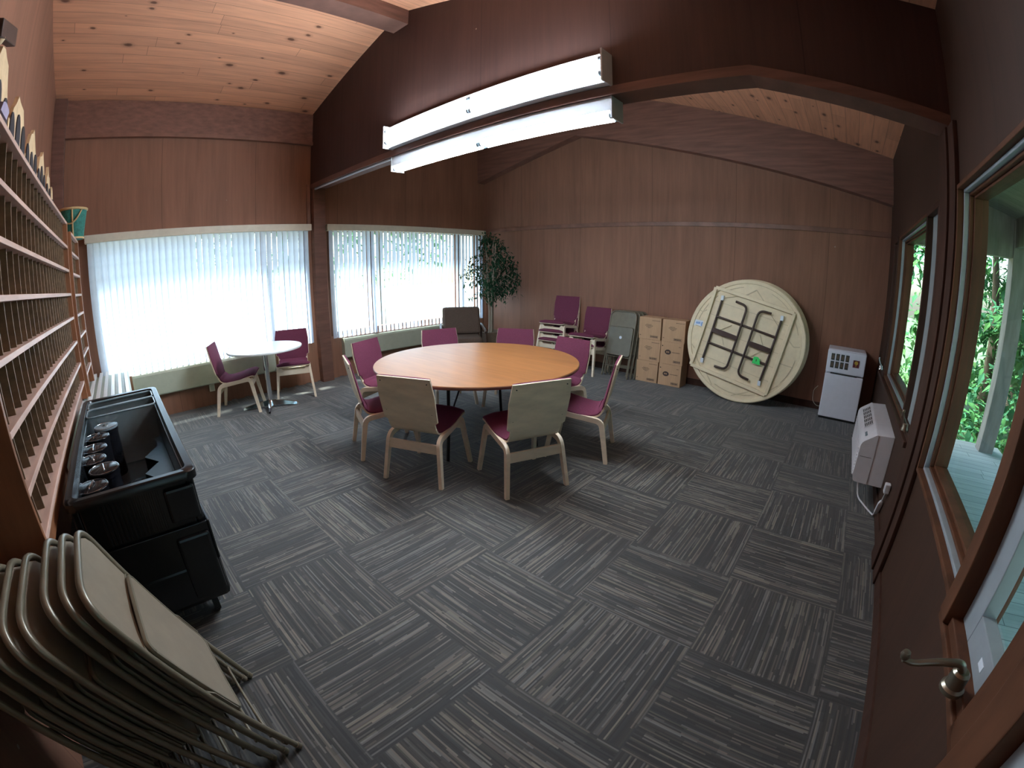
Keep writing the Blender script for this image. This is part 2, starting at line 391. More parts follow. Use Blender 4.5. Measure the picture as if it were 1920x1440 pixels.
struct('pillar', box(XE - .035, XE, YP0, YP1 + .02, 0, 2.44), M['darkjamb'], 'dark wood post between the small and big windows', 'post', bevel=.004)
struct('pillar', box(XW, XW + .12, YS, -1.475, 0, roofz(XW)), M['beam'], 'square corner post beside the left blind', 'post', bevel=.004)
struct('trim_2', box(XW, XE, YN - .022, YN, 2.205, 2.265), M['trim'], 'horizontal wood batten across the back wall', 'trim', bevel=.003)
struct('trim_3', box(XW, XW + .05, YS, YP0, 3.40, ztop), M['raft'], 'frieze board under the pine ceiling', 'trim')
struct('trim_4', box(XW, XW + .075, YS, YP0, 3.355, 3.40), M['trim'], 'thin ledge strip under the frieze board', 'trim')
struct('trim_5', box(XW, XW + .035, 1.655, 1.70, ZH, 2.80), M['trim'], 'thin upright strip beside the post above the left blind', 'trim')
struct('baseboard_east', box(XE - .012, XE, YS, YN, 0, .09), M['darkjamb'], 'dark baseboard under the deck windows', 'baseboard')
struct('baseboard_north', box(XW, XE, YN - .012, YN, 0, .09), M['darkjamb'], 'dark baseboard along the back wall', 'baseboard')

def window_frame(name, label, x0, x1, y0, y1, z0, z1, muls, t=.045, m=None, gx=None):
    o = bpy.data.objects.new(name, None); COL.objects.link(o); tag(o, label, 'window', None, 'structure')
    f = MB()
    f.box(x0, x1, y0, y1, z0, z0 + t).box(x0, x1, y0, y1, z1 - t, z1).box(x0, x1, y0, y0 + t, z0 + t, z1 - t).box(x0, x1, y1 - t, y1, z0 + t, z1 - t)
    f.obj('frame', m, o)
    for q in muls: box(x0, x1, q - t / 2, q + t / 2, z0 + t, z1 - t).obj('mullion', m, o)
    ys = [y0] + list(muls) + [y1]
    for a, b in zip(ys, ys[1:]):
        gl = MB().add([(gx, a + t * .8, z0 + t * .8), (gx, b - t * .8, z0 + t * .8), (gx, b - t * .8, z1 - t * .8), (gx, a + t * .8, z1 - t * .8)], [(0, 1, 2, 3)])
        gl.obj('pane', M['glass'], o)
    return o
window_frame('window_1', 'wide wood window behind the left blind', XW - .12, XW - .01, W1[0], W1[1], ZS, ZH, [1.03], .06, M['jamb'], XW - .08)
window_frame('window_2', 'wide wood window behind the right blind', XW - .12, XW - .01, W2[0], W2[1], ZS, ZH, [2.68, 4.5], .06, M['jamb'], XW - .08)

# ------------------------------------------------------------------ deck-side windows
def stepped(name, label, y0, y1, z0, z1, steps, gx, mats):
    """A deep window: nested rectangular steps that lead back to the pane."""
    o = bpy.data.objects.new(name, None); COL.objects.link(o); tag(o, label, 'window', None, 'structure')
    x = XE - .02; ins = 0.0
    for k, (dx, di) in enumerate(steps):
        a, b, c, d = y0 + ins, y1 - ins, z0 + ins, z1 - ins
        f = MB(); x2 = x + dx
        f.box(x, gx + .03, a, b, c, c + di).box(x, gx + .03, a, b, d - di, d).box(x, gx + .03, a, a + di, c + di, d - di).box(x, gx + .03, b - di, b, c + di, d - di)
        f.obj('frame', mats[k % len(mats)], o, bevel=.003)
        x = x2; ins += di
    a, b, c, d = y0 + ins, y1 - ins, z0 + ins, z1 - ins
    MB().add([(gx, a, c), (gx, b, c), (gx, b, d), (gx, a, d)], [(0, 1, 2, 3)]).obj('pane', M['glass'], o)
    return o
st = [(.03, .022), (.025, .016), (.02, .014), (.02, .014)]
stepped('window_3', 'deep picture window in the small deck-side group', 2.42, 4.06, .74, 2.105, st, XE + .095, [M['jamb'], M['sashgrey'], M['jamb'], M['jamb']])
stepped('window_4', 'big picture window looking onto the deck and its post', .40, 1.545, .725, 2.105, st, XE + .095, [M['jamb'], M['sashgrey'], M['jamb'], M['jamb']])
def casement(name, label, y0, y1, z0, z1, t, fm, x0):
    o = bpy.data.objects.new(name, None); COL.objects.link(o); tag(o, label, 'window', None, 'structure')
    f = MB().box(x0, XE + .1, y0, y1, z0, z0 + t).box(x0, XE + .1, y0, y1, z1 - t, z1).box(x0, XE + .1, y0, y0 + t, z0 + t, z1 - t).box(x0, XE + .1, y1 - t, y1, z0 + t, z1 - t)
    f.obj('frame', fm, o, bevel=.004)
    MB().add([(XE + .012, y0 + t, z0 + t), (XE + .012, y1 - t, z0 + t), (XE + .012, y1 - t, z1 - t), (XE + .012, y0 + t, z1 - t)], [(0, 1, 2, 3)]).obj('screen', M['screen'], o)
    MB().add([(XE + .06, y0 + t, z0 + t), (XE + .06, y1 - t, z0 + t), (XE + .06, y1 - t, z1 - t), (XE + .06, y0 + t, z1 - t)], [(0, 1, 2, 3)]).obj('pane', M['glass'], o)
    return o
casement('window_5', 'narrow screened casement next to the dark post', 1.95, 2.40, .735, 2.11, .042, M['darkjamb'], XE - .03)
casement('window_6', 'far narrow screened casement near the back corner', 4.045, 4.44, .735, 2.11, .042, M['darkjamb'], XE - .03)
# near casement of the big group: brown jambs, grey screen frame
o = bpy.data.objects.new('window_7', None); COL.objects.link(o); tag(o, 'near casement with grey screen frame and bronze crank', 'window', None, 'structure')
f = MB().box(XE - .05, XE + .12, .325, .40, .725, 2.11).box(XE - .05, XE + .12, -.13, -.055, .725, 2.11).box(XE - .03, XE + .12, -.055, .325, .70, .755).box(XE - .03, XE + .12, -.055, .325, 2.06, 2.11)
f.obj('frame', M['jamb'], o, bevel=.004)
f = MB().box(XE + .005, XE + .05, .225, .325, .755, 2.06).box(XE + .005, XE + .05, -.055, -.03, .755, 2.06).box(XE + .005, XE + .05, -.03, .225, .755, .845).box(XE + .005, XE + .05, -.03, .225, 1.99, 2.06)
f.obj('screen_frame', M['sashgrey'], o, bevel=.003)
MB().add([(XE + .06, -.04, .84), (XE + .06, .235, .84), (XE + .06, .235, 2.0), (XE + .06, -.04, 2.0)], [(0, 1, 2, 3)]).obj('pane', M['glass'], o)
box(XE + .003, XE + .006, .07, .105, .79, .81).obj('sticker', M['label'], o)
struct('trim_9', box(XE - .055, XE + .12, -.24, -.13, 0, 2.43), M['jamb'], 'reddish post ending the big window group', 'trim', bevel=.004)
casement('window_8', 'grey framed pane beyond the near end of the big window group', -1.05, -.24, .725, 2.11, .06, M['sashgrey'], XE - .01)
def crank(loc, rz, label, s=1.0, m=None, up=False):
    t = thing('window_crank', label, 'window crank', loc, rz)
    m = m or M['brass']
    b = MB().lathe([(0, 0), (.030 * s, 0), (.030 * s, .012), (.024 * s, .018), (.022 * s, .05 * s), (.016 * s, .056 * s), (0, .056 * s)], n=20); b.obj('base', m, t, smooth=40)
    if up: pts = [(0, 0, .05 * s), (-.01, 0, .07 * s), (-.022, .004, .10 * s), (-.03, .006, .13 * s)]
    else: pts = fillet([(0, 0, .045 * s), (-.012, 0, .075 * s), (-.07 * s, .0, .07 * s), (-.125 * s, .0, .055 * s), (-.150 * s, 0, .062 * s)], .03)
    a = MB().tube(pts, [.011 * s - .005 * s * k / len(pts) for k in range(len(pts))], 10); a.obj('arm', m, t, smooth=50)
    kx, ky, kz = pts[-1]
    k = MB().lathe([(0, -.012), (.009 * s, -.009), (.012 * s, 0), (.009 * s, .010), (0, .013)], (kx, ky, kz + .012 * s), 14); k.obj('knob', m, t, smooth=50)
    return t
crank((XE - .06, .035, .752), R(8), 'bronze window crank with curved arm on the near sill', 1.1)
crank((XE - .045, 2.06, .775), R(20), 'small bronze crank on the sill next to the dark post', .8, None, True)
crank((XE - .045, 4.25, .775), R(10), 'small pale crank on the sill near the back corner', .8, M['chrome'], True)
struct('trim_6', box(XE - .045, XE + .02, -.13, .40, .70, .725), M['jamb'], 'wood sill strip under the near casement', 'trim', bevel=.004)
struct('trim_7', box(XE - .05, XE + .02, 1.95, 4.45, .70, .737), M['darkjamb'], 'wood sill under the small window group', 'trim', bevel=.004)
struct('trim_8', box(XE - .025, XE, 1.57, 1.70, 0, 2.43), M['darkjamb'], 'dark upright board beside the big window', 'trim', bevel=.004)

# ------------------------------------------------------------------ vertical blinds
def blind(label, y0, y1, zb):
    t = thing('vertical_blind', label, 'window blind', (XW, 0, 0), 0, None)
    box(.015, .125, y0, y1, 2.145, 2.235).obj('valance', M['valance'], t, bevel=.006)
    n = int(round((y1 - y0 - .06) / .077)); ln = 2.145 - zb
    vm = MB(); a = []
    for k in range(7):
        s = k / 6 - .5; a.append((s * .089, .009 * (1 - (2 * s) ** 2)))
    for (u, q) in a: vm.v += [(q, u, -ln), (q, u, 0)]
    vm.f = [(2 * k, 2 * k + 2, 2 * k + 3, 2 * k + 1) for k in range(6)]; vm.mi = [0] * 6
    for k in range(n):
        yy = y0 + .03 + (k + .5) * (y1 - y0 - .06) / n
        if k == 0:
            p = vm.obj('vane', M['vane'], t, smooth=60)
        else:
            p = p.copy(); COL.objects.link(p); p.parent = t
        p.location = (.075, yy, 2.145); p.rotation_euler = (0, 0, R(22 + random.uniform(-8, 8)))
    return t
blind('white vertical blind over the left window beside the mailbox shelves', -1.24, 1.68, .585)
blind('white vertical blind over the right window next to the ficus', 1.925, 5.08, .60)

# ------------------------------------------------------------------ wall heaters, outlet
def heater(y0, y1, label):
    t = thing('baseboard_heater', label, 'heater', (XW, 0, 0))
    pr = [(0, .285), (.085, .285), (.095, .30), (.095, .545), (.08, .575), (0, .575)]
    MB().prism([(x, y0 + .02, z) for x, z in pr], (0, y1 - y0 - .04, 0)).obj('cover', M['heater'], t, bevel=.004)
    for q in (y0, y1 - .02): MB().prism([(x * 1.03, q, z + (.004 if z > .5 else -.004)) for x, z in pr], (0, .02, 0)).obj('end_cap', M['heater'], t)
    box(.02, .075, y0 + .05, y1 - .05, .575, .579).obj('top_slot', M['acgrey'], t)
    return t
heater(-.86, 1.04, 'pale green heater under the left blind behind small table')
heater(2.12, 4.8, 'pale green heater under the right blind')
t = thing('wall_outlet', 'beige outlet box hanging below the left heater', 'outlet', (XW + .012, .13, .23))
box(0, .04, -.035, .035, -.045, .05).obj('box', M['valance'], t, bevel=.004)
box(.04, .043, -.024, .024, -.03, .035).obj('cover_plate', M['heater'], t)
t = thing('light_stripe_heater_cover', 'white heater cover in the corner under the left blind, light stripes built as slats', 'heater cover', (0, 0, 0))
box(-3.76, -2.05, YS + .02, -.89, 0, .655).obj('body', M['heater'], t, bevel=.005)
for k in range(9):  # raised slats stand in for light stripes thrown through the blind
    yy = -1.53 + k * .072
    MB().prism([(-3.75, yy, .655), (-3.75, yy + .012, .70), (-3.75, yy + .046, .70), (-3.75, yy + .04, .655)], (1.69, 0, 0)).obj('light_stripe_slat', M['whitetop'], t)

# ------------------------------------------------------------------ fluorescent lights and conduit
def fixture(label, x0, x1, loc, down):
    """Housing with its tubes on the -Y side (wall) or on the underside (down)."""
    t = thing('fluorescent_light', label, 'light fixture', loc)
    ln = x1 - x0
    if down:
        box(x0, x1, -.075, .075, -.10, 0).obj('housing', M['fixture'], t, bevel=.004)
        ax = [(-.038, -.128), (.038, -.128)]
    else:
        box(x0, x1, .03, .10, -.11, .11).obj('housing', M['fixture'], t, bevel=.004)
        ax = [(.0, .052), (.0, -.052)]
    for q in (x0 - .012, x1):
        pl = box(q, q + .012, -.08, .08, -.155, .003) if down else box(q, q + .012, -.03, .105, -.118, .118)
        pl.obj('end_plate', M['fixture'], t)
    for h in range(2):
        a, b = x0 + h * ln / 2 + .03, x0 + (h + 1) * ln / 2 - .03
        for (yy, zz) in ax:
            MB().cyl((a, yy, zz), (b, yy, zz), .0185, n=12).obj('tube', M['tubeglow'], t, smooth=50)
            for q in (a - .022, b + .004): MB().cyl((q, yy, zz), (q + .018, yy, zz), .022, n=12).obj('socket', M['greypl'], t, smooth=40)
    return t
fixture('upper fluorescent light fixed on the face of the partition', -1.79, .665, (0, 1.615, 2.915), False)
fixture('lower fluorescent light slung under the partition edge', -1.84, .655, (0, 1.80, 2.734), True)
tag(MB().tube([(-3.79, 1.745, 2.722), (-1.852, 1.745, 2.722)], .013, 10).obj('conduit', M['fixture'], None, smooth=50), 'grey conduit running along the header to the lower light', 'conduit')

# ------------------------------------------------------------------ plywood chairs
def seat_profile(n=28):
    pts = [(-.300, .825), (-.262, .64), (-.237, .53), (-.217, .45), (-.180, .390), (-.10, .372), (.02, .390), (.13, .420), (.205, .437), (.238, .427)]
    out = []
    for q in fillet([(0, y, z) for y, z in pts], .06, 3):
        if out and out[-1].z > .499 and q.z < .499:                       # extra stations where the back steps in
            for zz in (.498, .482):
                f = (out[-1].z - zz) / (out[-1].z - q.z)
                if 0 < f < 1: out.append(out[-1].lerp(q, f))
        out.append(q)
    return out
def half_w(z, y):
    if z > .497: return .224 + .014 * (z - .497) / .33
    if z > .483: return .200 + .024 * (z - .483) / .014
    if y < -.12: return .198
    return .198 + .022 * min(1, (y + .12) / .1)
def shell(off0, off1, part, bulge=0, shrink=0.0):
    prof = seat_profile(); m = len(prof); loops = []
    idx = [i for i in range(m) if part(prof[i])]
    for k, i in enumerate(idx):
        a = prof[max(i - 1, 0)]; b = prof[min(i + 1, m - 1)]
        tn = (b - a).normalized(); nr = Vector((0, -tn.z, tn.y))          # towards the sitter
        if nr.z < 0 and nr.y < 0: nr = -nr
        hw = half_w(prof[i].z, prof[i].y) - shrink
        e = min(k, len(idx) - 1 - k)
        if e == 0: hw -= .02
        th = bulge * (0.35 if e == 0 else (.8 if e == 1 else 1))
        xs = [-1, -.93, -.6, 0, .6, .93, 1]
        lp = [prof[i] + nr * off0 + Vector((-hw, 0, 0)), prof[i] + nr * off0 + Vector((hw, 0, 0))]
        for q in reversed(xs):
            lp.append(prof[i] + nr * (off1 + th * (1 - abs(q) ** 5)) + Vector((q * hw, 0, 0)))
        loops.append(lp)
    return MB().loft(loops)
def bent_leg(s):
    """One laminated side frame: rear leg, rail under the seat and front leg in a single strip."""
    c = fillet([(.268 * -1, 0), (-.175, .395), (.165, .408), (.252, 0)] if False else [(0, -.268, 0), (0, -.205, .350), (0, .178, .402), (0, .252, 0)], .05, 5)
    loops = []; m = len(c)
    for i, q in enumerate(c):
        a = c[max(i - 1, 0)]; b = c[min(i + 1, m - 1)]; tn = (b - a).normalized(); nr = Vector((0, -tn.z, tn.y))
        d = .0165 + .005 * min(1, q.z / .3)
        x = s * (.243 - .036 * min(1, q.z / .40))
        loops.append([Vector((x - .014, q.y, q.z)) + nr * d, Vector((x + .014, q.y, q.z)) + nr * d, Vector((x + .014, q.y, q.z)) - nr * d, Vector((x - .014, q.y, q.z)) - nr * d])
    return MB().loft(loops)
def crossbar(y, z0, z1, hw0, hw1, notch):
    """Rail between the legs; the front one dips between raised ends."""
    if notch: poly = [(-hw1, z1), (-hw1 + .035, z1), (-hw1 + .06, z1 - .03), (hw1 - .06, z1 - .03), (hw1 - .035, z1), (hw1, z1), (hw0, z0), (-hw0, z0)]
    else: poly = [(-hw1, z1), (hw1, z1), (hw0, z0), (-hw0, z0)]
    return MB().prism([(x, y - .009, z) for x, z in poly], (0, .018, 0))
def make_chair(label):
    t = thing('plywood_chair', label, 'chair')
    shell(-.006, .006, lambda q: True).obj('plywood_shell', M['birch'], t, smooth=35)
    shell(.007, .016, lambda q: q.z > .425 and q.y < -.18, .016, .006).obj('backrest_pad', M['maroon'], t, smooth=50)
    shell(.007, .018, lambda q: q.z <= .455 and q.y > -.222, .026, .004).obj('seat_pad', M['maroon'], t, smooth=50)
    for s in (-1, 1): bent_leg(s).obj('leg_frame', M['birchedge'], t, smooth=30)
    crossbar(-.218, .250, .322, .214, .206, False).obj('rear_crossbar', M['birchedge'], t)
    crossbar(.192, .312, .405, .202, .196, True).obj('front_crossbar', M['birchedge'], t)
    for x, z in ((-.19, .79), (.19, .79), (-.19, .56), (.19, .56)):
        yb = -.293 + (.79 - z) * .24
        MB().cyl((x, yb - .012, z), (x, yb, z), .0042, n=8).obj('bolt', M['blackmetal'], t)
    return t
G8 = 'plywood chairs around the round table'
spots = [((-.48, 1.0625), 112.2, 'plywood backed maroon chair, left of the two showing their backs'),
         ((.14, 1.452), 156.7, 'plywood backed maroon chair, right of the two showing their backs'),
         ((.185, 2.198), 202, 'maroon chair seen side-on at the right end of the big round table'),
         ((-1.142, 1.094), 69, 'maroon chair seen side-on at the left end of the big round table'),
         ((-1.747, 1.557), 21.5, 'maroon chair facing right at the big round table, just ahead of the heater end'),
         ((-1.738, 2.371), -20, 'maroon chair behind the big round table in front of the brown armchair'),
         ((-1.196, 2.827), -62.8, 'maroon chair directly behind the big round table, near the ficus pot'),
         ((-.444, 2.678), -93.9, 'maroon chair behind the big round table in front of the stacked chairs')]
first = None
for (x, y), a, lab in spots:
    if first is None:
        first = make_chair(lab); c = first; tag(c, group=G8); c.location = (x, y, 0); c.rotation_euler = (0, 0, R(a - 90))
    else: c = dup(first, (x, y, 0), R(a - 90), 0, lab, G8)
dup(first, (-3.40, .397, 0), R(66 - 90), 0, 'brightly lit maroon chair at the left of the small white table', 'chairs at the small white table')
dup(first, (-3.485, 1.173, 0), R(-21 - 90), 0, 'shaded maroon chair behind the small white table by the post', 'chairs at the small white table')
for k, lab in enumerate(('bottom chair of the three-high stack by the back wall', 'middle chair of the three-high stack by the back wall', 'top chair of the three-high stack by the back wall')):
    dup(first, (-1.93, 4.80 + .012 * k, .135 * k), R(183 + k), 0, lab, 'stacked chairs by the back wall')
for k, lab in enumerate(('lower chair of the two-high stack beside the folded chairs', 'upper chair of the two-high stack beside the folded chairs')):
    dup(first, (-1.345, 4.78 + .012 * k, .135 * k), R(182 - k), 0, lab, 'stacked chairs by the back wall')

# ------------------------------------------------------------------ big round table
t = thing('round_table', 'big round wooden table with eight maroon chairs around it', 'table', (-.69, 1.81, 0))
MB().lathe([(0, .712), (.900, .712), (.906, .716), (.912, .722), (.914, .732), (.910, .737), (0, .737)], n=96).obj('tabletop', M['tabletop'], t, smooth=40)
MB().lathe([(.902, .7115), (.914, .7115), (.9155, .714), (.9155, .730), (.914, .7325), (.902, .7325)], n=96).obj('edge_band', M['trim'], t, smooth=40)
MB().lathe([(0, .615), (.16, .62), (.28, .66), (.34, .711), (0, .711)], n=32).obj('underplate', M['blackmetal'], t, smooth=40)
for a in (20, 110, 200, 290):
    ca, sa = math.cos(R(a)), math.sin(R(a))
    MB().tube(fillet([(.52 * ca, .52 * sa, .705), (.54 * ca, .54 * sa, .30), (.58 * ca, .58 * sa, .0)], .1), .014, 8).obj('leg', M['blackmetal'], t, smooth=50)
    MB().tube([(.22 * ca, .22 * sa, .68), (.545 * ca, .545 * sa, .33)], .008, 6).obj('brace', M['blackmetal'], t, smooth=50)

# ------------------------------------------------------------------ small white table
t = thing('pedestal_table', 'small round white table on a chrome pedestal by the blind', 'table', (-3.17, .70, 0))
MB().lathe([(0, .712), (.452, .712), (.457, .718), (.457, .732), (.453, .737), (0, .737)], n=64).obj('tabletop', M['whitetop'], t, smooth=40)
MB().lathe([(0, .695), (.16, .70), (.16, .711), (0, .711)], n=24).obj('mounting_plate', M['blackmetal'], t, smooth=40)
MB().lathe([(.030, .05), (.030, .70), (0, .70), (0, .05)][::-1], n=20).obj('column', M['chrome'], t, smooth=40)
for a in (-22, 68, 158, 248):
    ca, sa = math.cos(R(a)), math.sin(R(a)); nx, ny = -sa, ca
    def sec(r, w, z0, z1): return [(r * ca + nx * w, r * sa + ny * w, z0), (r * ca - nx * w, r * sa - ny * w, z0), (r * ca - nx * w * .6, r * sa - ny * w * .6, z1), (r * ca + nx * w * .6, r * sa + ny * w * .6, z1)]
    MB().loft([sec(.0, .03, .03, .10), sec(.15, .026, .025, .075), sec(.32, .02, .006, .035), sec(.345, .016, 0, .022)]).obj('foot', M['chrome'], t, smooth=40)

# ------------------------------------------------------------------ metal folding chairs
def make_folding(label, seatmat, backmat):
    t = thing('folding_chair', label, 'folding chair')
    hw = .216; r = .0115
    front = fillet([(-hw, 0, .012), (-hw, 0, .76), (-hw, 0, .968), (hw, 0, .968), (hw, 0, .76), (hw, 0, .012)], .14, 9)
    MB().tube(front, r, 10).obj('front_frame', M['taupe'], t, smooth=60)
    rear = fillet([(-hw + .028, -.018, .05), (-hw + .028, -.018, .60), (-hw + .04, -.018, .64)], .02)
    for s in (-1, 1): MB().tube([(s * q.x * -1, q.y, q.z) for q in rear], .010, 10).obj('rear_leg', M['taupe'], t, smooth=60)
    # curved back panel filling the arch
    loops = []
    for k in range(9):
        z = .735 + (.958 - .735) * k / 8
        q = 1 - math.sqrt(1 - min(.999, max(0, (z - .828) / .14))); w = hw - .003 - .14 * q * q
        bow = [-.012 * (1 - (u) ** 2) for u in (-1, -.5, 0, .5, 1)]
        lp = [(u * w, b + .002, z) for u, b in zip((-1, -.5, 0, .5, 1), bow)] + [(u * w, b - .003, z) for u, b in zip((1, .5, 0, -.5, -1), bow[::-1])]
        loops.append(lp)
    MB().loft(loops).obj('back_panel', backmat, t, smooth=40)
    MB().tube([(u * (hw - .008), -.012 * (1 - u * u) + .003, .735) for u in (-1, -.5, 0, .5, 1)], .004, 6).obj('panel_rim', M['taupe'], t, smooth=60)
    # folded seat panel with rounded corners and a rolled rim
    lp = rrect(.388, .408, .028, 5, 0, .532)
    MB().prism([(x, .006, z) for x, z in lp], (0, .012, 0)).obj('seat', seatmat, t, bevel=.004)
    MB().tube([(x, .012, z) for x, z in lp], .0085, 6, closed=True).obj('seat_rim', M['taupe'], t, smooth=60)
    for z in (.155, .30): MB().tube([(-hw, -.002 - (.3 - z) * .1, z), (hw, -.002 - (.3 - z) * .1, z)], .006, 8).obj('rung', M['taupe'], t, smooth=60)
    for s in (-1, 1):
        MB().prism([(s * (hw - .003), .010, .345), (s * (hw - .003), .020, .36), (s * (hw - .003), .020, .47), (s * (hw - .003), .008, .50), (s * (hw - .003), -.016, .46)], (s * -.006, 0, 0)).obj('hinge_bracket', M['taupe'], t)
        for (xx, yy, zz) in ((s * hw, 0, 0), (s * (hw - .028), -.018, .036)):
            MB().lathe([(0, 0), (.0135, .001), (.0135, .026), (0, .026)], (xx, yy, zz), 12).obj('foot_cap', M['taupe'], t, smooth=40)
    return t
labs = ['foremost folding chair of the leaning stack, whole seat in view', 'second folding chair from the front of the leaning stack', 'third folding chair from the front of the leaning stack',
        'fourth folding chair in the leaning stack, sitting lower than the third', 'fifth folding chair in the leaning stack by the shelf side', 'sixth folding chair from the front of the leaning stack',
        'seventh folding chair from the front, only its upper tube seen', 'hindmost folding chair, against the wall behind the leaning stack']
fc = None
for k, lab in enumerate(labs):
    x = .795 + (.002 * k if k < 3 else .03 + .006 * (k - 3)) - (.012 if k in (1, 2) else 0); y = -.803 - .052 * k; th = R(22.2 if k < 3 else 23.4)
    if fc is None:
        fc = make_folding(lab, M['taupe2'], M['taupe2']); fc.location = (x, y, .006); fc.rotation_euler = (th, 0, R(2)); tag(fc, group='folding chairs leaning on the shelf wall')
    else: dup(fc, (x, y, .006), R(2), th, lab, 'folding chairs leaning on the shelf wall')
# the folded chairs standing by the boxes
fb = None
labs = ['front folding chair by the cardboard boxes with white sticker', 'second folding chair of the row standing behind the stickered one', 'third folding chair of the row behind the stickered one', 'last folding chair of the row, nearest the back wall']
for k, lab in enumerate(labs):
    loc = (-.845 + .035 * k, 4.73 + .048 * k, .005)
    if fb is None:
        fb = make_folding(lab, M['greyseat'], M['taupe']); fb.location = loc; fb.rotation_euler = (R(12), 0, R(176)); tag(fb, group='folding chairs standing by the boxes')
    else: dup(fb, loc, R(176), R(12), lab, 'folding chairs standing by the boxes')
MB().prism([(x, .0185, z) for x, z in rrect(.042, .042, .018, 4, -.01, .585)], (0, .001, 0)).obj('sticker', M['label'], fb)

# ------------------------------------------------------------------ cardboard boxes
def carton(loc, label, kind, top):
    t = thing('cardboard_box', label, 'box', loc, R(random.uniform(-1.2, 1.2)), 'cardboard boxes by the folding tables')
    w, d, h = .332, .26, .302
    box(-w / 2, w / 2, 0, d, 0, h).obj('carton', M['card'], t, bevel=.003)
    for a, b_ in ((.002, d / 2 - .002), (d / 2 + .002, d - .002)): box(-w / 2 + .002, w / 2 - .002, a, b_, h, h + .003).obj('flap', M['card'], t)
    box(-w / 2, w / 2, d / 2 - .025, d / 2 + .025, h + .003, h + .0035).obj('tape', M['tape'], t)
    e = -.0008
    def words(x0, x1, z, hh):
        p = MB(); q = x0
        while q < x1:
            ww = random.uniform(.008, .020); p.box(q, min(q + ww, x1), e, 0, z - hh, z + hh); q += ww + .0045
        p.obj('printed_line', M['ink'], t)
    def frame(x0, x1, z0, z1):
        p = MB(); p.box(x0, x1, e, 0, z0, z0 + .003).box(x0, x1, e, 0, z1 - .003, z1).box(x0, x0 + .003, e, 0, z0, z1).box(x1 - .003, x1, e, 0, z0, z1)
        q = x0 + .008
        while q < x1 - .012:
            ww = random.uniform(.006, .014); p.box(q, min(q + ww, x1 - .006), e, 0, z0 + .007, z1 - .007); q += ww + .004
        p.obj('printed_code_box', M['ink'], t)
    if kind == 0:
        for z, x0, x1 in ((.265, .03, .15), (.205, -.06, .02), (.19, -.075, .045), (.175, -.055, .03), (.16, -.03, .01)): words(x0, x1, z, .003)
        frame(.01, .125, .025, .058); words(-.15, -.13, .05, .004)
    else:
        ring = [(.046 * math.cos(2 * PI * k / 28), .034 * math.sin(2 * PI * k / 28)) for k in range(28)]
        c = MB().prism([(-.055 + a, e, .165 + b) for a, b in ring], (0, -e, 0)).obj('oval_logo', M['ink'], t)
        for q in (-.079, -.063, -.047): box(q, q + .009, e * 1.6, e, .155, .176).obj('logo_letter', M['card'], c)
        words(.005, .12, .167, .004); frame(.03, .135, .025, .058)
        MB().cyl((-.14, e, .245), (-.14, 0, .245), .009, n=10).obj('drop_mark', M['ink'], t); words(.10, .13, .25, .003)
    return t
pos = ['bottom', 'middle', 'top']
for col in range(2):
    for k in range(3):
        j = (-.012, .004, -.006)[k] if col == 0 else (.0, .006, .012)[k]
        lab = '%s cardboard box of the %s' % (pos[k], 'stack beside the folding chairs' if col == 0 else 'stack beside the round folding tables')
        carton((-.366 + .336 * col + j, 4.83 - .012 * k * 0, .306 * k), lab, 0 if col == 0 or k == 2 else 1, k == 2)

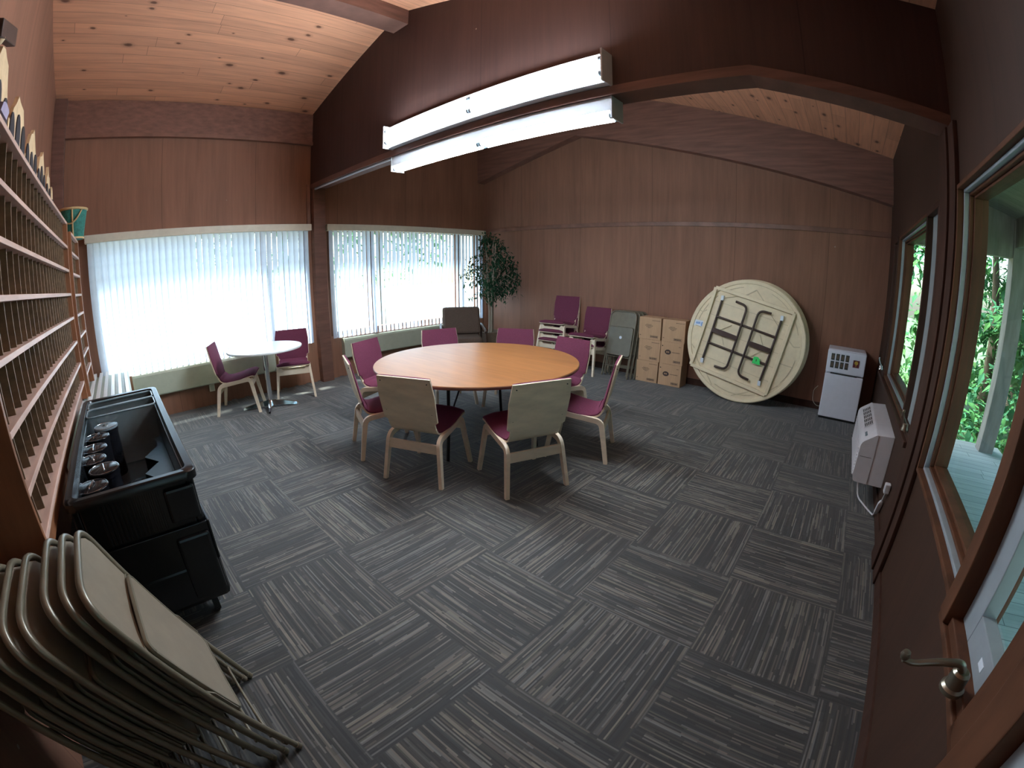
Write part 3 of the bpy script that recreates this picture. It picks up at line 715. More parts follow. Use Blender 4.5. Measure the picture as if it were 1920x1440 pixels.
# ------------------------------------------------------------------ round folding tables leaning on the wall
RD = .77
def make_disc(label, full):
    t = thing('folding_table', label, 'table', group='round folding tables against the wall')
    loops = []
    def ring(r, y, n=80): return [(r * math.cos(2 * PI * k / n), y, RD + r * math.sin(2 * PI * k / n)) for k in range(n)]
    MB().loft([ring(RD - .055, .012), ring(RD - .05, 0), ring(RD - .012, -.004), ring(RD, .006), ring(RD, .038), ring(RD - .008, .044), ring(RD - .02, .045)], cap=False).obj('rim', M['cream'], t, smooth=35)
    MB().loft([ring(RD - .052, .013), ring(RD - .03, .045)]).obj('tabletop', M['cream'], t, smooth=35)
    if not full: return t
    b = R(-12); c0 = Vector((-.045, 0, RD + .01))
    def P(u, v, y=0.0): return (c0.x + u * math.cos(b) - v * math.sin(b), y, c0.z + u * math.sin(b) + v * math.cos(b))
    s = .525
    rails = MB()
    for a, q in (((-s, s), (s, s)), ((s, s), (s, -s)), ((s, -s), (-s, -s)), ((-s, -s), (-s, s))):
        du, dv = q[0] - a[0], q[1] - a[1]; ln = math.hypot(du, dv); nu, nv = -dv / ln * .022, du / ln * .022
        rails.prism([P(a[0] - nu, a[1] - nv, .013), P(q[0] - nu, q[1] - nv, .013), P(q[0] + nu, q[1] + nv, .013), P(a[0] + nu, a[1] + nv, .013)], (0, -.04, 0))
    rails.obj('square_rail', M['cream'], t, bevel=.004)
    rib = MB()
    def rb2(p, q, w=.006):
        p = Vector((p[0] * RD, 0, RD + p[1] * RD)); q = Vector((q[0] * RD, 0, RD + q[1] * RD)); d = (q - p).normalized(); n = Vector((-d.z, 0, d.x)) * w
        rib.prism([p - n + Vector((0, .013, 0)), q - n + Vector((0, .013, 0)), q + n + Vector((0, .013, 0)), p + n + Vector((0, .013, 0))], (0, -.008, 0))
    for p, q in (((-.14, .70), (.10, .84)), ((.10, .84), (.28, .62)), ((-.90, .44), (-.78, .40)), ((-.78, .40), (-.66, .46)), ((.70, .12), (.80, .02)), ((.80, .02), (.90, .03)), ((-.92, -.16), (-.80, -.28)),
                 ((-.62, -.56), (-.46, -.80)), ((.18, -.80), (-.10, -.91)), ((.64, -.62), (.44, -.78)), ((-.05, -.66), (-.16, -.72)), ((-.88, .16), (-.70, .12)), ((.58, -.26), (.84, -.30))): rb2(p, q)
    for k in range(5):
        v = -.36 + .18 * k
        a, q = P(-s + .03, v), P(s - .03, v)
        rib.prism([(a[0], .013, a[2] - .003), (q[0], .013, q[2] - .003), (q[0], .013, q[2] + .003), (a[0], .013, a[2] + .003)], (0, -.005, 0))
    arcs = [(128, 162), (98, 118), (14, 66), (-40, -12), (-118, -70), (-165, -140)]
    for a0, a1 in arcs:
        for k in range(8):
            p = R(a0 + (a1 - a0) * k / 8); q = R(a0 + (a1 - a0) * (k + 1) / 8); rb2((.875 * math.cos(p), .875 * math.sin(p)), (.875 * math.cos(q), .875 * math.sin(q)), .004)
    rib.obj('rib', M['creamdk'], t)
    yl = -.012
    for u0, u1, sg in ((-.40, -.055, -1), (.40, .10, 1)):
        lf = t
        MB().tube([P(u0, -.42, yl), P(u0, .42, yl)], .015, 8).obj('leg_pivot', M['brownmetal'], lf, smooth=50)
        MB().tube(fillet([P(u1 + sg * .16, .43, yl - .02), P(u1, .42, yl - .02), P(u1, -.42, yl - .02), P(u1 + sg * .16, -.43, yl - .02)], .10, 7), .0145, 8).obj('leg', M['brownmetal'], lf, smooth=50)
        br = MB().prism([P(u0, -.030, yl - .022), P(u0 + (u1 - u0) * .5, -.036, yl - .022), P(u1, -.028, yl - .022), P(u1, .026, yl - .022), P(u0 + (u1 - u0) * .5, .030, yl - .022), P(u0, .028, yl - .022)], (0, -.012, 0))
        br.obj('leg_brace', M['brownmetal'], lf, bevel=.003)
        for v in (-.42, .42): box(-.018, .018, yl - .016, .012, -.03, .03).obj('bracket', M['label'], lf).location = P(u0, v + (.0 if v > 0 else .0), 0)
    for v in (-.175, .175): MB().tube([P(-.40, v, yl - .004), P(.40, v, yl - .004)], .0145, 8).obj('cross_tube', M['brownmetal'], t, smooth=50)
    for a, q in (((-.40, .42), (-.18, .52)), ((-.30, .03), (-.18, .13)), ((-.27, -.02), (-.20, -.14)), ((.2, .14), (.30, .0)), ((.30, -.03), (.18, -.15)), ((.22, .44), (.40, .30))):
        MB().tube([P(a[0], a[1], -.002), P(q[0], q[1], -.002)], .004, 6).obj('support_wire', M['creamdk'], t)
    a = P(.27, -.165, yl - .03)
    g = MB().prism([(a[0] - .052, yl - .026, a[2] - .045), (a[0] + .052, yl - .026, a[2] - .055), (a[0] + .045, yl - .026, a[2] + .012), (a[0] + .018, yl - .026, a[2] + .04), (a[0] - .035, yl - .026, a[2] + .038)], (0, -.002, 0)).obj('green_tag', M['lime'], t)
    tag(g, 'bright green paper tag')
    box(a[0] - .004, a[0] + .005, yl - .0292, yl - .028, a[2] - .018, a[2] + .010).obj('tag_print', M['ink'], g)
    lb = MB().prism([(-.82 * RD + x, .0125, RD + .20 * RD + z) for x, z in ((-.075, .045), (-.07, -.035), (.062, -.055), (.068, .03))], (0, -.002, 0)).obj('product_label', M['label'], t)
    MB().prism([(-.82 * RD + .04 + .018 * math.cos(2 * PI * k / 16), .0104, RD + .2 * RD - .012 + .03 * math.sin(2 * PI * k / 16)) for k in range(16)], (0, -.0006, 0)).obj('label_print', M['blueprint'], lb)
    box(-.82 * RD - .045, -.82 * RD + .015, .0098, .0104, RD + .2 * RD - .012, RD + .2 * RD + .015).obj('label_print', M['blueprint'], lb)
    return t
TH = -.135
d = make_disc('front round folding table, underside and folded legs showing', True); d.location = (.975, 4.665, .008); d.rotation_euler = (TH, 0, 0)
for k, lab in enumerate(('middle round folding table behind the front one', 'rear round folding table, last against the wall')):
    d = make_disc(lab, False); d.location = (.992 + .012 * k, 4.665 + .062 * (k + 1), .012); d.rotation_euler = (TH, 0, 0)

# ------------------------------------------------------------------ mini fridge and magnets
FX, FY, FW, FH = 2.25, 4.745, .465, .84
t = thing('mini_fridge', 'white two-door mini fridge with picture magnets in the corner', 'fridge', (FX, FY, 0))
box(-FW / 2 + .003, FW / 2 - .003, .05, .395, .02, FH).obj('cabinet', M['white'], t, bevel=.008)
box(-FW / 2, FW / 2, 0, .046, .57, FH - .006).obj('freezer_door', M['white'], t, bevel=.012)
d = box(-FW / 2, FW / 2, 0, .046, .03, .555).obj('fridge_door', M['white'], t, bevel=.012)
box(-.17, .15, -.002, .03, .5555, .569).obj('handle_recess', M['acgrey'], t)
box(-FW / 2 + .01, FW / 2 - .01, .03, .39, 0, .022).obj('plinth', M['rubber'], t)
MB().tube(fillet([(-.20, .38, .06), (-.27, .38, .04), (-.34, .37, .10), (-.35, .39, .24), (-.30, .395, .30)], .08), .004, 6).obj('power_cord', M['valance'], t, smooth=60)
def magnet(x, z, w, h, label, m):
    o = box(-w / 2, w / 2, -.003, 0, -h / 2, h / 2).obj('fridge_magnet', m, None, bevel=.001)
    o.location = (FX + x, FY - .0005, z); return tag(o, label, 'magnet', 'picture magnets on the fridge')
for r_ in range(2):
    for c_ in range(4):
        lab = '%s dark picture magnet in the %s row on the fridge' % (('first', 'second', 'third', 'fourth')[c_], ('upper', 'lower')[r_])
        mg = magnet(-.165 + .058 * c_, (.755, .665)[r_], .043, .078, lab, M['magnet'])
        b = MB().box(-.012, .012, -.0038, -.003, -.022, .024); b.obj('picture', M['greypl'] if False else M['pot'], mg)
mg = magnet(.12, .71, .075, .085, 'square maroon magnet with golden tree on the fridge', M['magnetred'])
MB().lathe([(0, 0), (.022, 0), (.022, .001), (0, .001)], (0, 0, 0), 14).obj('golden_tree', M['magnetgold'], mg).matrix_local = Matrix.Translation((0, -.0038, .012)) @ Matrix.Rotation(R(90), 4, 'X') @ Matrix.Translation((0, 0, 0))
box(-.004, .004, -.0045, -.003, -.032, .0).obj('golden_trunk', M['magnetgold'], mg)

# ------------------------------------------------------------------ wall air conditioner
t = thing('air_conditioner', 'white wall air conditioner under the small deck-side window', 'air conditioner', (0, 0, 0))
y0, y1 = 2.60, 3.62
pr = [(XE, .163), (2.535, .165), (2.535, .555), (XE, .565)]
MB().prism([(x, y0, z) for x, z in pr], (0, y1 - y0, 0)).obj('chassis', M['acwhite'], t, bevel=.004)
pr = fillet([(2.535, 0, .167), (2.425, 0, .172), (2.412, 0, .22), (2.416, 0, .46), (2.43, 0, .488), (2.525, 0, .555), (2.535, 0, .556)], .018, 3)
MB().prism([(q.x, y0 - .004, q.z) for q in pr], (0, y1 - y0 + .008, 0)).obj('front_cover', M['acwhite'], t, smooth=30)
sl = Vector((.095, 0, .067)).normalized(); nn = Vector((-sl.z, 0, sl.x))
g = MB(); b0 = Vector((2.43, 0, .488)) + nn * .0008
def sp(u, y, h=0.0): q = b0 + sl * u + nn * h; return (q.x, y, q.z)
g.prism([sp(.022, 2.93), sp(.098, 2.93), sp(.098, 3.50), sp(.022, 3.50)], nn * .0015); g.obj('grille_opening', M['acgrey'], t)
g = MB()
for k in range(6): yy = 2.93 + .57 * k / 5; g.prism([sp(.022, yy - .006, .0015), sp(.098, yy - .006, .0015), sp(.098, yy + .006, .0015), sp(.022, yy + .006, .0015)], nn * .004)
for k in range(6): u = .022 + .076 * k / 5; g.prism([sp(u - .0022, 2.93, .0015), sp(u + .0022, 2.93, .0015), sp(u + .0022, 3.5, .0015), sp(u - .0022, 3.5, .0015)], nn * .003)
g.obj('grille', M['acwhite'], t)
MB().prism([sp(.02, 2.70), sp(.04, 2.70), sp(.04, 2.80), sp(.02, 2.80)], nn * .002).obj('control_panel', M['greypl'], t)
g = MB()
for k in range(9): z = .20 + .026 * k; g.box(2.408, 2.416, y0 + .05, y1 - .05, z, z + .010)
g.obj('front_louvre', M['acwhite'], t)
box(2.428, 2.52, y0 - .0055, y0 - .003, .375, .378).obj('seam', M['acgrey'], t)
c = MB().tube(fillet([(2.47, 2.64, .168), (2.50, 2.60, .05), (2.585, 2.50, .02), (2.632, 2.44, .012), (2.635, 2.415, .03), (2.64, 2.39, .09)], .04, 5), .007, 8).obj('power_cord', M['acwhite'], t, smooth=60)
MB().loft([[(2.628, 2.405, .05), (2.652, 2.405, .05), (2.652, 2.385, .05), (2.628, 2.385, .05)], [(2.622, 2.38, .08), (2.654, 2.38, .08), (2.654, 2.345, .08), (2.622, 2.345, .08)], [(2.622, 2.325, .17), (2.654, 2.325, .17), (2.654, 2.29, .17), (2.622, 2.29, .17)], [(2.632, 2.305, .20), (2.650, 2.305, .20), (2.650, 2.285, .20), (2.632, 2.285, .20)]]).obj('cord_reset_box', M['acwhite'], c, bevel=.004)
MB().tube(fillet([(2.641, 2.295, .195), (2.641, 2.25, .27), (2.641, 2.225, .305)], .03), .006, 8).obj('plug_lead', M['acwhite'], c, smooth=60)
box(2.615, 2.656, 2.185, 2.235, .295, .365).obj('plug', M['acwhite'], c, bevel=.008)

# ------------------------------------------------------------------ armchair and ficus in the corner
t = thing('armchair', 'brown upholstered armchair in the corner beside the ficus', 'armchair', (-3.16, 3.90, 0), R(-38 - 90))
def cushion(x0, x1, y0, y1, z0, z1): return box(x0, x1, y0, y1, z0, z1)
cushion(-.29, .29, -.24, .36, .27, .47).obj('seat_cushion', M['chairbrown'], t, bevel=.04)
b = MB().prism([(-.31, -.20, .46), (-.31, -.34, .90), (-.31, -.22, .90), (-.31, -.06, .48)], (.62, 0, 0)); b.obj('back_cushion', M['chairbrown'], t, bevel=.04)
for s in (-1, 1):
    MB().tube(fillet([(s * .34, -.33, .60), (s * .34, .30, .58), (s * .34, .36, .55)], .05), .026, 10).obj('armrest', M['walnut'], t, smooth=50)
    for yy, dy in ((-.30, -.04), (.32, .02)): MB().tube([(s * .34, yy, .58), (s * .34, yy + dy, 0)], [.022, .016], 8).obj('leg', M['walnut'], t, smooth=50)
box(-.32, .32, -.30, .34, .22, .275).obj('seat_frame', M['walnut'], t, bevel=.01)

PX, PY = -3.22, 4.62
t = thing('potted_ficus', 'tall potted ficus in the back corner beside the right blind', 'plant', (PX, PY, 0))
MB().lathe([(0, 0), (.15, 0), (.165, .03), (.20, .42), (.205, .45), (.185, .455), (.18, .40), (0, .40)], n=28).obj('pot', M['pot'], t, smooth=40)
MB().lathe([(0, .395), (.178, .395), (.15, .412), (0, .42)], n=24).obj('soil', M['soil'], t, smooth=40)
rnd = random.Random(3)
for dx, dy, tx, ty in ((.02, .02, .05, .0), (-.04, .01, -.10, .02), (.05, -.03, .13, -.05)):
    pts = [(dx, dy, .38), (dx + .02, dy - .01, .75), (dx * .5 + tx * .5, dy + ty * .5, 1.1), (tx, ty, 1.55), (tx * 1.4, ty * 1.3, 1.95)]
    MB().tube(fillet(pts, .12), [.020 - .013 * k / 20 for k in range(20)], 8).obj('trunk', M['stem'], t, smooth=50)
def leafcloud(mb, spots, rnd, lmin, lmax, droop=.5, mats=1):
    for c in spots:
        ln = rnd.uniform(lmin, lmax); wd = ln * rnd.uniform(.36, .5)
        a = rnd.uniform(0, 2 * PI); e = rnd.uniform(-1.1, .5) - droop * .3
        d = Vector((math.cos(a) * math.cos(e), math.sin(a) * math.cos(e), math.sin(e)))
        sdir = d.cross(Vector((rnd.uniform(-.4, .4), rnd.uniform(-.4, .4), 1))).normalized()
        nrm = sdir.cross(d)
        c = Vector(c); mi = rnd.randrange(mats)
        p = [c, c + d * ln * .35 + sdir * wd * .5 + nrm * ln * .05, c + d * ln - nrm * ln * .08, c + d * ln * .35 - sdir * wd * .5 + nrm * ln * .05, c + d * ln * .5 - nrm * .0]
        mb.add(p, [(0, 1, 4), (1, 2, 4), (2, 3, 4), (3, 0, 4)], mi)
sp_ = []; br = MB()
for k in range(62):
    z = rnd.uniform(1.0, 2.1); q = (z - 1.0) / 1.1
    rad = (.50 * math.sin(PI * (.22 + .70 * q)) + .04)
    a = rnd.uniform(0, 2 * PI); ex, ey = rad * math.cos(a) * .95, rad * math.sin(a) * .8
    if PX + ex < XW + .10: ex = XW + .12 - PX + rnd.uniform(0, .15)
    if PY + ey > YN - .08: ey = YN - .10 - PY - rnd.uniform(0, .1)
    p0 = Vector((ex * .15, ey * .15, z - .15)); p1 = Vector((ex * .6, ey * .6, z + .05)); p2 = Vector((ex, ey, z - .06))
    br.tube([p0, p1, p2], [.006, .004, .002], 5)
    for j in range(34):
        f = rnd.random() ** .7; q = p0.lerp(p1, f * 1.6) if f < .6 else p1.lerp(p2, (f - .6) / .4)
        sp_.append(q + Vector((rnd.gauss(0, .045), rnd.gauss(0, .045), rnd.gauss(0, .045))))
br.obj('branches', M['stem'], t, smooth=50)
sp_ = [q for q in sp_ if PX + q.x > XW + .06 and PY + q.y < YN - .06]
lm = MB(); leafcloud(lm, sp_, rnd, .055, .10, .8); lm.obj('foliage', M['ficus'], t)

# ------------------------------------------------------------------ mailbox shelves on the left wall
def mailbox(label, x0, x1, yf, levels, zt, zb, step, zf):
    t = thing('mailbox_shelf', label, 'shelf', (0, 0, 0), 0)
    yb = YS + .012
    box(x0, x1, YS + .002, yb, zb, zt).obj('back_panel', M['pigeon'], t)
    for a, b_ in ((x0, x0 + .055), (x1 - .022, x1)): box(a, b_, yb, yf, zf, zt + .01).obj('side_panel', M['stile'], t, bevel=.002)
    for z in [zt] + levels + [zb]:
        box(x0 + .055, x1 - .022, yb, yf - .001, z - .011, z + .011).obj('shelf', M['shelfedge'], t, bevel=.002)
    box(x0 + .055, x1 - .022, yb, yf - .05, zf, zb - .011).obj('base_panel', M['stile'], t)
    zs = [zt] + levels + [zb]; cells = []
    n = int(round((x1 - x0 - .08) / step))
    for k in range(n - 1, 0, -1):
        x = x0 + .055 + (x1 - x0 - .077) * k / n
        for a, b_ in zip(zs, zs[1:]): cells.append((x, b_ + .011, a - .011))
    rest = MB(); first = None
    for k, (x, a, b_) in enumerate(cells):
        if k < 100: box(x - .0035, x + .0035, yb, yf - .028, a, b_).obj('divider', M['pigeon'], t)
        else: rest.box(x - .0035, x + .0035, yb, yf - .028, a, b_)
    if rest.v: rest.obj('dividers', M['pigeon'], t)['kind'] = 'stuff'
    return t
LV = [1.99, 1.795, 1.60, 1.407, 1.205, 1.02]
YF1, YF2 = -1.30, -1.272
mailbox('long wooden mailbox shelf filling the left wall behind the cart', -2.395, .565, YF1, LV, 2.19, .86, .123, .715)
mailbox('shorter wooden mailbox shelf at the far end beside the blind', -3.25, -2.40, YF2, [1.95, 1.77, 1.59, 1.415, 1.23, 1.06], 2.115, .90, .123, .715)

# plywood cut-outs and other things on top of the shelves
def cutout(x, w, h, seed, label):
    rn = random.Random(seed)
    t = thing('plywood_cutout', label, 'cutout', (x, YF1 - .12, 2.204), 0, 'painted cutouts on the mailbox shelf')
    n = 9
    top = []
    for k in range(n + 1):
        u = k / n; top.append((u * w - w / 2, h * (.50 + .5 * math.sin(PI * min(1, u * 1.15)) ** 1.0) * rn.uniform(.86, 1.06)))
    poly = [(-w / 2, 0)] + top + [(w / 2, 0)]
    MB().prism([(a, 0, b_) for a, b_ in poly], (0, -.022, 0)).obj('board', M['cutedge'], t)
    m = 3 if w > .4 else 2
    for k in range(m):
        c = -w / 2 + w * (k + .5) / m; ww = w / m * .34; hh = h * .62 * rn.uniform(.8, 1.1)
        arch = [(c - ww, 0)] + [(c - ww * math.cos(PI * j / 8), hh - ww + ww * 1.6 * math.sin(PI * j / 8)) for j in range(9)] + [(c + ww, 0)]
        MB().prism([(a, .0008, b_ + .004) for a, b_ in arch], (0, .006, 0)).obj('painted_arch', M['cutdark'], t)
    return t
xs = [(-.10, .50, .46), (-.63, .50, .46), (-1.14, .48, .43), (-1.62, .44, .41), (-2.02, .32, .37), (-2.28, .17, .30)]
cl = ['nearest and tallest cream-edged cutout on the mailbox shelf', 'second cream-edged cutout along the mailbox shelf', 'third cream-edged cutout along the mailbox shelf', 'fourth cream-edged cutout along the mailbox shelf',
      'fifth, low cream-edged cutout toward the far end of the shelf', 'last and smallest cutout at the far end of the long shelf']
for k, (x, w, h) in enumerate(xs): cutout(x, w, h, 11 + k, cl[k])
t = thing('wooden_figure', 'brown wooden figure with crossed slats at the near end of the shelf top', 'figure', (-.06, YF1 - .16, 2.205))
box(-.022, .022, -.012, .012, 0, .52).obj('upright', M['stile'], t, bevel=.004)
MB().prism([(-.17, .014, .50), (.13, .014, .40), (.15, .014, .47), (-.15, .014, .58)], (0, .045, 0)).obj('cross_slat', M['walnut'], t, bevel=.004)
MB().lathe([(0, -.03), (.018, -.024), (.03, 0), (.018, .024), (0, .03)], (.06, .03, .43), 16).obj('knob', M['cutedge'], t, smooth=50)
cb = MB(); lp = []
for k in range(7):
    a = -.06 + .12 * k / 6; lp.append([(.28 + a * .9, YF1 + .004, 2.206), (.28 + a * .9, YF1 - .10, 2.212), (.28 + a * .9, YF1 - .09, 2.235 + .02 * math.cos(a * 20)), (.28 + a * .9, YF1 + .012, 2.225 + .02 * math.cos(a * 20))])
tag(MB().loft(lp).obj('folded_cloth', M['lilac'], None, smooth=50), 'small lilac folded cloth on the near shelf edge', 'cloth')
t = thing('basket', 'green woven basket with tan rim and handle on the far shelf', 'basket', (-3.10, YF2 - .03, 2.128))
t.scale = (1.32, 1.32, 1.32)
MB().lathe([(0, 0), (.07, 0), (.075, .01), (.108, .215), (.100, .215), (.068, .015), (0, .012)], n=24).obj('body', M['green'], t, smooth=40)
ring = lambda r, z, n=28: [(r * math.cos(2 * PI * k / n), r * math.sin(2 * PI * k / n), z) for k in range(n)]
MB().tube(ring(.107, .217), .010, 8, closed=True).obj('rim', M['tan'], t, smooth=60)
MB().tube(ring(.073, .008), .008, 8, closed=True).obj('foot_ring', M['tan'], t, smooth=60)
MB().tube([(.112 * math.cos(R(-60 + 100 * k / 12)) , .112 * math.sin(R(-60 + 100 * k / 12)), .205 - .10 * math.sin(PI * k / 12)) for k in range(13)], .006, 6).obj('handle', M['tan'], t, smooth=60)
MB().tube([(.078, 0, .01), (.108, 0, .215)], .007, 6).obj('band', M['tan'], t, smooth=60)

# ------------------------------------------------------------------ black service cart
CX0, CX1, CY0, CY1, CT = -1.80, .136, -1.285, -.703, .80
t = thing('service_cart', 'long black plastic service cart in front of the mailbox shelves', 'cart', (0, 0, 0))
def shellbox(x0, x1, y0, y1, z0, z1, th, fz):
    m = MB()
    m.box(x0, x1, y0, y0 + th, z0, z1).box(x0, x1, y1 - th, y1, z0, z1).box(x0, x0 + th, y0 + th, y1 - th, z0, z1).box(x1 - th, x1, y0 + th, y1 - th, z0, z1)
    m.box(x0 + th, x1 - th, y0 + th, y1 - th, fz - .02, fz)
    return m
shellbox(CX0 + .01, CX1 - .012, CY0 + .01, CY1 - .012, .38, CT - .03, .035, .40).obj('bin', M['blackpl'], t, bevel=.008)
box(CX0 + .06, CX1 - .06, CY0 + .05, CY1 - .05, .401, .405).obj('window_reflection_sheet', M['binfloor'], t)  # bluish sheet: the window's reflection on the bin floor, painted as colour
MB().box(CX0 + .002, CX1 + .006, CY0 + .004, CY1 + .006, .12, .36).obj('lower_body', M['blackpl'], t, bevel=.03)
shellbox(CX0 + .004, CX1 + .005, CY0 + .006, CY1 + .005, .34, .545, .012, .36).obj('step_band', M['blackpl'], t, bevel=.004)
rim = MB()
lo = rrect(CX1 - CX0 + .02, CY1 - CY0 + .02, .05, 5, (CX0 + CX1) / 2, (CY0 + CY1) / 2); li = rrect(CX1 - CX0 - .08, CY1 - CY0 - .08, .04, 5, (CX0 + CX1) / 2, (CY0 + CY1) / 2)
rim.loft([[(x, y, CT - .045) for x, y in lo], [(x, y, CT - .008) for x, y in lo], [(x * .999, y, CT) for x, y in rrect(CX1 - CX0 + .005, CY1 - CY0 + .005, .05, 5, (CX0 + CX1) / 2, (CY0 + CY1) / 2)],
          [(x, y, CT - .002) for x, y in rrect(CX1 - CX0 - .06, CY1 - CY0 - .06, .045, 5, (CX0 + CX1) / 2, (CY0 + CY1) / 2)], [(x, y, CT - .03) for x, y in li]], cap=False)
rim.obj('rim', M['blackpl'], t, smooth=45)
rb_ = MB()
for k in range(14):
    yy = CY0 + .13 + k * .020; rb_.box(CX1 - .014, CX1 - .004, yy, yy + .010, .56, .765)
rb_.obj('ribbed_panel', M['blackpl'], t, bevel=.002)
box(CX1 - .012, CX1 + .012, CY1 - .16, CY1 - .02, .575, .735).obj('corner_pad', M['blackpl'], t, bevel=.012)
box(CX1 - .004, CX1 + .022, CY1 - .17, CY1 - .01, .17, .50).obj('corner_pad', M['blackpl'], t, bevel=.02)
for x, y in ((CX1 - .10, CY1 - .09), (CX1 - .10, CY0 + .09), (CX0 + .10, CY1 - .09), (CX0 + .10, CY0 + .09)):
    c = MB().box(x - .02, x + .02, y - .028, y - .02, .05, .125).box(x - .02, x + .02, y + .02, y + .028, .05, .125).box(x - .03, x + .03, y - .03, y + .03, .115, .125)
    c = c.obj('caster', M['steel'], t)
    MB().cyl((x, y - .016, .048), (x, y + .016, .048), .048, n=20).obj('wheel', M['rubber'], c, smooth=40)
# clear divider bin across the far end
def bin_(x0, x1, label):
    lo = rrect(x1 - x0, .50, .03, 4, (x0 + x1) / 2, (CY0 + CY1) / 2); a = [(x, y, .42) for x, y in lo]; b_ = [(x, y, .785) for x, y in lo]
    tt = thing('clear_bin', label, 'bin', (0, 0, 0), 0, 'clear bins in the cart')
    MB().loft([a, b_], cap=False).obj('wall', M['clear'], tt, smooth=40)
    MB().add(a, [tuple(range(len(a)))]).obj('base', M['clear'], tt)
    MB().tube(b_, .007, 6, closed=True).obj('rim', M['greypl'], tt, smooth=60)
bin_(-1.73, -1.52, 'clear plastic bin at the far end of the cart')
bin_(-1.50, -1.27, 'clear plastic bin next to the beverage dispensers in the cart')
# zig-zag edged insert along the room side of the bin
zz = [(-1.22, CY1 - .05), (-1.22, CY1 - .10), (-1.02, CY1 - .10), (-.86, CY1 - .20), (-.72, CY1 - .12), (-.58, CY1 - .22), (-.34, CY1 - .09), (-.05, CY1 - .08), (-.05, CY1 - .05)]
tag(MB().prism([(x, y, .406) for x, y in zz], (0, 0, .16)).obj('foam_insert', M['blackpl'], None), 'black insert with zigzag edge lying in the cart', 'insert')
# insulated beverage dispensers
def dispenser(x, y, h, label, lid, handle):
    tt = thing('beverage_dispenser', label, 'beverage dispenser', (x, y, .406), R(random.uniform(-40, 40)), 'beverage dispensers in the cart')
    MB().lathe([(0, 0), (.072, 0), (.076, .01), (.078, h - .03), (.082, h - .028), (.082, h - .004), (0, h - .004)], n=28).obj('body', M['blackgl'], tt, smooth=40)
    MB().lathe([(0, h - .004), (.083, h - .004), (.085, h + .006), (.070, h + .012), (0, h + .010)], n=28).obj('lid', lid, tt, smooth=40)
    MB().tube(ring(.080, h + .009, 32), .0025, 6, closed=True).obj('lid_rim', M['chrome'], tt, smooth=60)
    if handle:
        MB().tube(fillet([(-.045, 0, h + .008), (-.042, 0, h + .02), (.042, 0, h + .02), (.045, 0, h + .008)], .012), .004, 6).obj('handle', M['chrome'], tt, smooth=60)
    else: MB().lathe([(0, h + .01), (.018, h + .01), (.016, h + .022), (0, h + .023)], n=16).obj('knob', M['steel'], tt, smooth=40)
for x, y, h, lab, lid, hd in ((-1.16, -1.115, .325, 'black beverage dispenser with dull grey lid, farthest in the cart', M['greypl'], False), (-.985, -1.175, .315, 'glossy black beverage dispenser just ahead of the grey-lidded one', M['blackgl'], True),
                              (-.76, -1.19, .315, 'third beverage dispenser from the far end of the cart', M['blackgl'], True), (-.565, -1.195, .315, 'fourth beverage dispenser from the far end, third from the near end', M['blackgl'], True),
                              (-.36, -1.125, .32, 'second beverage dispenser from the near end, standing nearer the room side', M['blackgl'], True), (-.185, -1.19, .31, 'beverage dispenser at the near end of the cart', M['blackgl'], True)):
    dispenser(x, y, h, lab, lid, hd)

# ------------------------------------------------------------------ outside: deck, porch, trees, ground
struct('deck', box(XE + .14, 4.6, -3.2, 5.55, -.22, -.12), M['deck'], 'pale weathered deck boards outside the windows', 'deck')
struct('pillar', box(4.22, 4.42, 5.2, 5.4, -.2, 2.62), M['greypost'], 'grey weathered porch post at the deck corner', 'post', bevel=.01)
struct('beam', box(XE + .14, 4.42, 5.22, 5.38, 2.18, 2.9), M['greypost'], 'grey porch beam across the end of the deck', 'beam')
struct('beam', box(4.24, 4.40, -3.2, 5.22, 2.30, 2.64), M['greypost'], 'grey porch beam along the deck edge', 'beam')
struct('ceiling', MB().prism([(XE + .14, -2.4, roofz(XE + .14) - .02), (4.74, -2.4, roofz(4.74) - .02), (4.74, -2.4, roofz(4.74) - .005), (XE + .14, -2.4, roofz(XE + .14) - .005)], (0, 8.6, 0)), M['soffit'], 'pale boarded porch soffit', 'ceiling')
gm = MB().add([(-40, -40, -.35), (-4.2, -40, -.35), (-4.2, 40, -.35), (-40, 40, -.35)], [(0, 1, 2, 3)])
struct('ground', MB().add([(-4.2, -40, -.8), (60, -40, -1.6), (60, 60, -1.6), (-4.2, 60, -.8)], [(0, 1, 2, 3)]), M['undergrowth'], 'leafy ground below the deck', 'ground')
struct('ground', gm, M['ground'], 'pale ground outside the windows', 'ground')
def tree(x, y, z0, h, rad, n, seed, leaf, label, lo=.15):
    rn = random.Random(seed)
    t = thing('tree', label, 'tree', (x, y, z0), 0, 'trees outside the windows')
    MB().tube([(0, 0, 0), (rn.uniform(-.1, .1), rn.uniform(-.1, .1), h * .35), (rn.uniform(-.3, .3), rn.uniform(-.3, .3), h * .8)], [.13, .10, .04], 8).obj('trunk', M['bark'], t, smooth=50)
    cl = []
    for k in range(46):
        a = rn.uniform(0, 2 * PI); q = rn.random(); rr = rad * math.sqrt(rn.random()) * (.55 + .45 * math.sin(PI * (.15 + .8 * q)))
        cl.append((rr * math.cos(a), rr * math.sin(a), h * (lo + (1 - lo) * q), rn.uniform(.25, .55)))
    pts = []
    for k in range(n):
        c = cl[rn.randrange(len(cl))]; pts.append((c[0] + rn.gauss(0, c[3] * .6), c[1] + rn.gauss(0, c[3] * .6), c[2] + rn.gauss(0, c[3] * .5)))
    m = MB(); leafcloud(m, pts, rn, .15, .28, .3, len(leaf)); m.obj('crown', leaf, t)
A, B_, C_ = M['leafa'], M['leafb'], M['leafc']
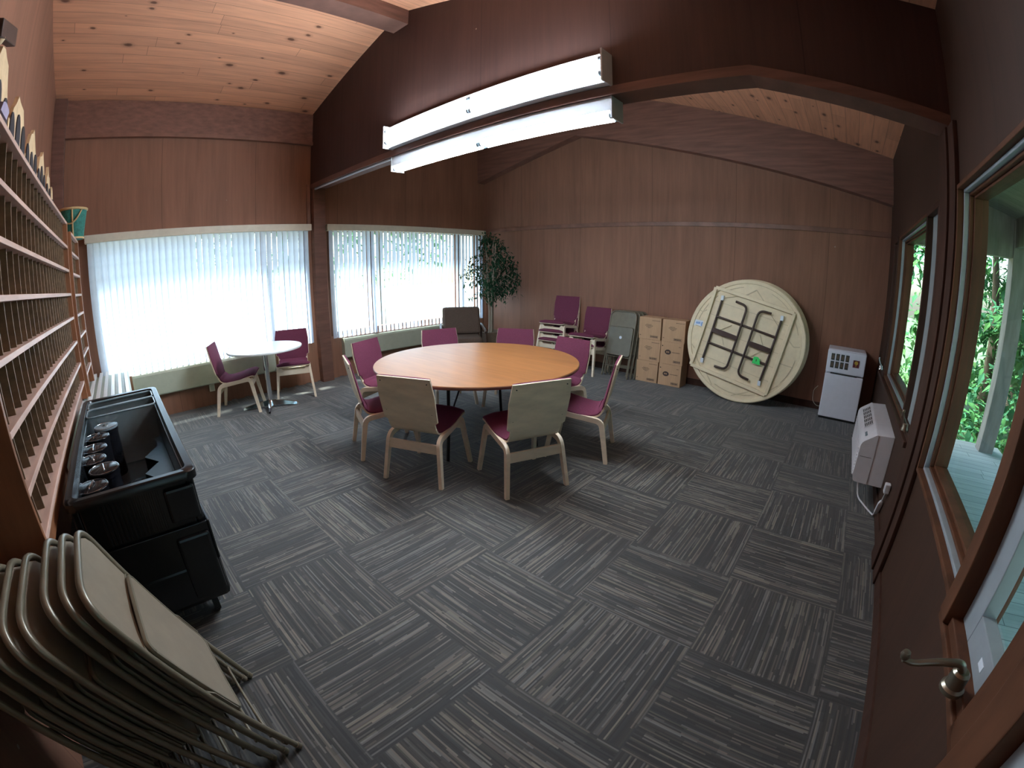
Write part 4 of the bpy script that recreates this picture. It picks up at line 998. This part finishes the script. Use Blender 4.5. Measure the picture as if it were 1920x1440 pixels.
ts = [(6.1, 6.8, 5.6, 1.7, [A, B_]), (5.4, 9.2, 6.4, 1.9, [B_, A]), (8.2, 8.6, 7.0, 2.2, [A, C_]), (7.0, 4.2, 5.6, 1.8, [B_, A]), (3.6, 10.6, 6.4, 2.0, [A, C_]), (7.2, 12.2, 7.5, 2.3, [B_, A]),
      (7.4, 1.6, 6.0, 1.9, [A, C_]), (7.2, -1.4, 6.0, 1.9, [B_, A]), (10.6, 5.6, 7.5, 2.4, [A, C_]), (11.4, 10.6, 8.0, 2.6, [B_, A])]
tl = ['green tree just beyond the porch post', 'tree beyond the deck corner, behind the small window', 'tall tree well behind the porch post', 'tree opposite the middle of the deck', 'tree past the back corner of the building', 'tall tree far behind the deck corner',
      'tree opposite the big window', 'tree opposite the near end of the deck', 'taller tree behind those along the deck', 'tallest tree farthest behind the deck']
for k, (x, y, h, rd, lf) in enumerate(ts): tree(x, y, -1.2, h, rd, 5200, 40 + k, lf, tl[k], .08)
for k, (x, y, lab) in enumerate(((-9.5, 3.4, 'tree outside the right blind'), (-10.5, 7.0, 'tree far outside beyond the ficus corner'), (-11, -.5, 'tree outside the left blind'))): tree(x, y, -.4, 6.5, 2.2, 1800, 70 + k, [A, B_], lab, .25)

# ------------------------------------------------------------------ light
wd = bpy.data.worlds.new('sky'); sc.world = wd; wd.use_nodes = True; nt = wd.node_tree; nt.nodes.clear()
sky = N(nt, 'ShaderNodeTexSky', sky_type='NISHITA', sun_disc=False, sun_elevation=R(56), sun_rotation=R(-80), air_density=1.0, dust_density=2.2, ozone_density=1.0)
bg = N(nt, 'ShaderNodeBackground', _Strength=.24)
L(nt, sky.outputs[0], bg.inputs[0]); L(nt, bg.outputs[0], N(nt, 'ShaderNodeOutputWorld').inputs[0])
sd = bpy.data.lights.new('sun', 'SUN'); sd.energy = 17; sd.angle = R(9); sd.color = (1, .98, .96)
so = bpy.data.objects.new('sun', sd); COL.objects.link(so)
el, az = R(57), R(12)
trav = Vector((math.cos(az) * math.cos(el), math.sin(az) * math.cos(el), -math.sin(el)))
so.rotation_euler = trav.to_track_quat('-Z', 'Y').to_euler(); so.location = (-8, 0, 9)

# ------------------------------------------------------------------ camera: ultra-wide action-camera lens
cd = bpy.data.cameras.new('camera'); cam = bpy.data.objects.new('camera', cd); COL.objects.link(cam); sc.camera = cam
cd.type = 'PANO'; cd.sensor_width = 36; cd.sensor_fit = 'HORIZONTAL'; cd.clip_start = .01
K = (0.0, 0.06433838741724689, 8.788653814272483e-06, -1.463351438540941e-05, 1.947058311671108e-07)
for tgt in (cd, getattr(cd, 'cycles', None)):
    if tgt is None: continue
    try:
        tgt.panorama_type = 'FISHEYE_LENS_POLYNOMIAL'; tgt.fisheye_fov = R(200)
        for i in range(5): setattr(tgt, 'fisheye_polynomial_k%d' % i, -K[i])
    except Exception as ex: print('camera prop', ex)
yaw, pitch, roll = -0.7181886763890621, -0.26363686258509267, 0.003771045418490336
fw = Vector((math.cos(pitch) * math.sin(yaw), math.cos(pitch) * math.cos(yaw), math.sin(pitch)))
rt = Vector((math.cos(yaw), -math.sin(yaw), 0)); up = rt.cross(fw)
rt, up = rt * math.cos(roll) + up * math.sin(roll), up * math.cos(roll) - rt * math.sin(roll)
cam.matrix_world = Matrix(((rt.x, up.x, -fw.x, 2.0889570755194677), (rt.y, up.y, -fw.y, -0.8865598418823594), (rt.z, up.z, -fw.z, 1.5575053880735281), (0, 0, 0, 1)))

vs = sc.view_settings
sc.display_settings.display_device = 'sRGB'
vs.view_transform = 'Standard'; vs.look = 'None'; vs.gamma = 1; vs.use_curve_mapping = False
vs.exposure = 1.6
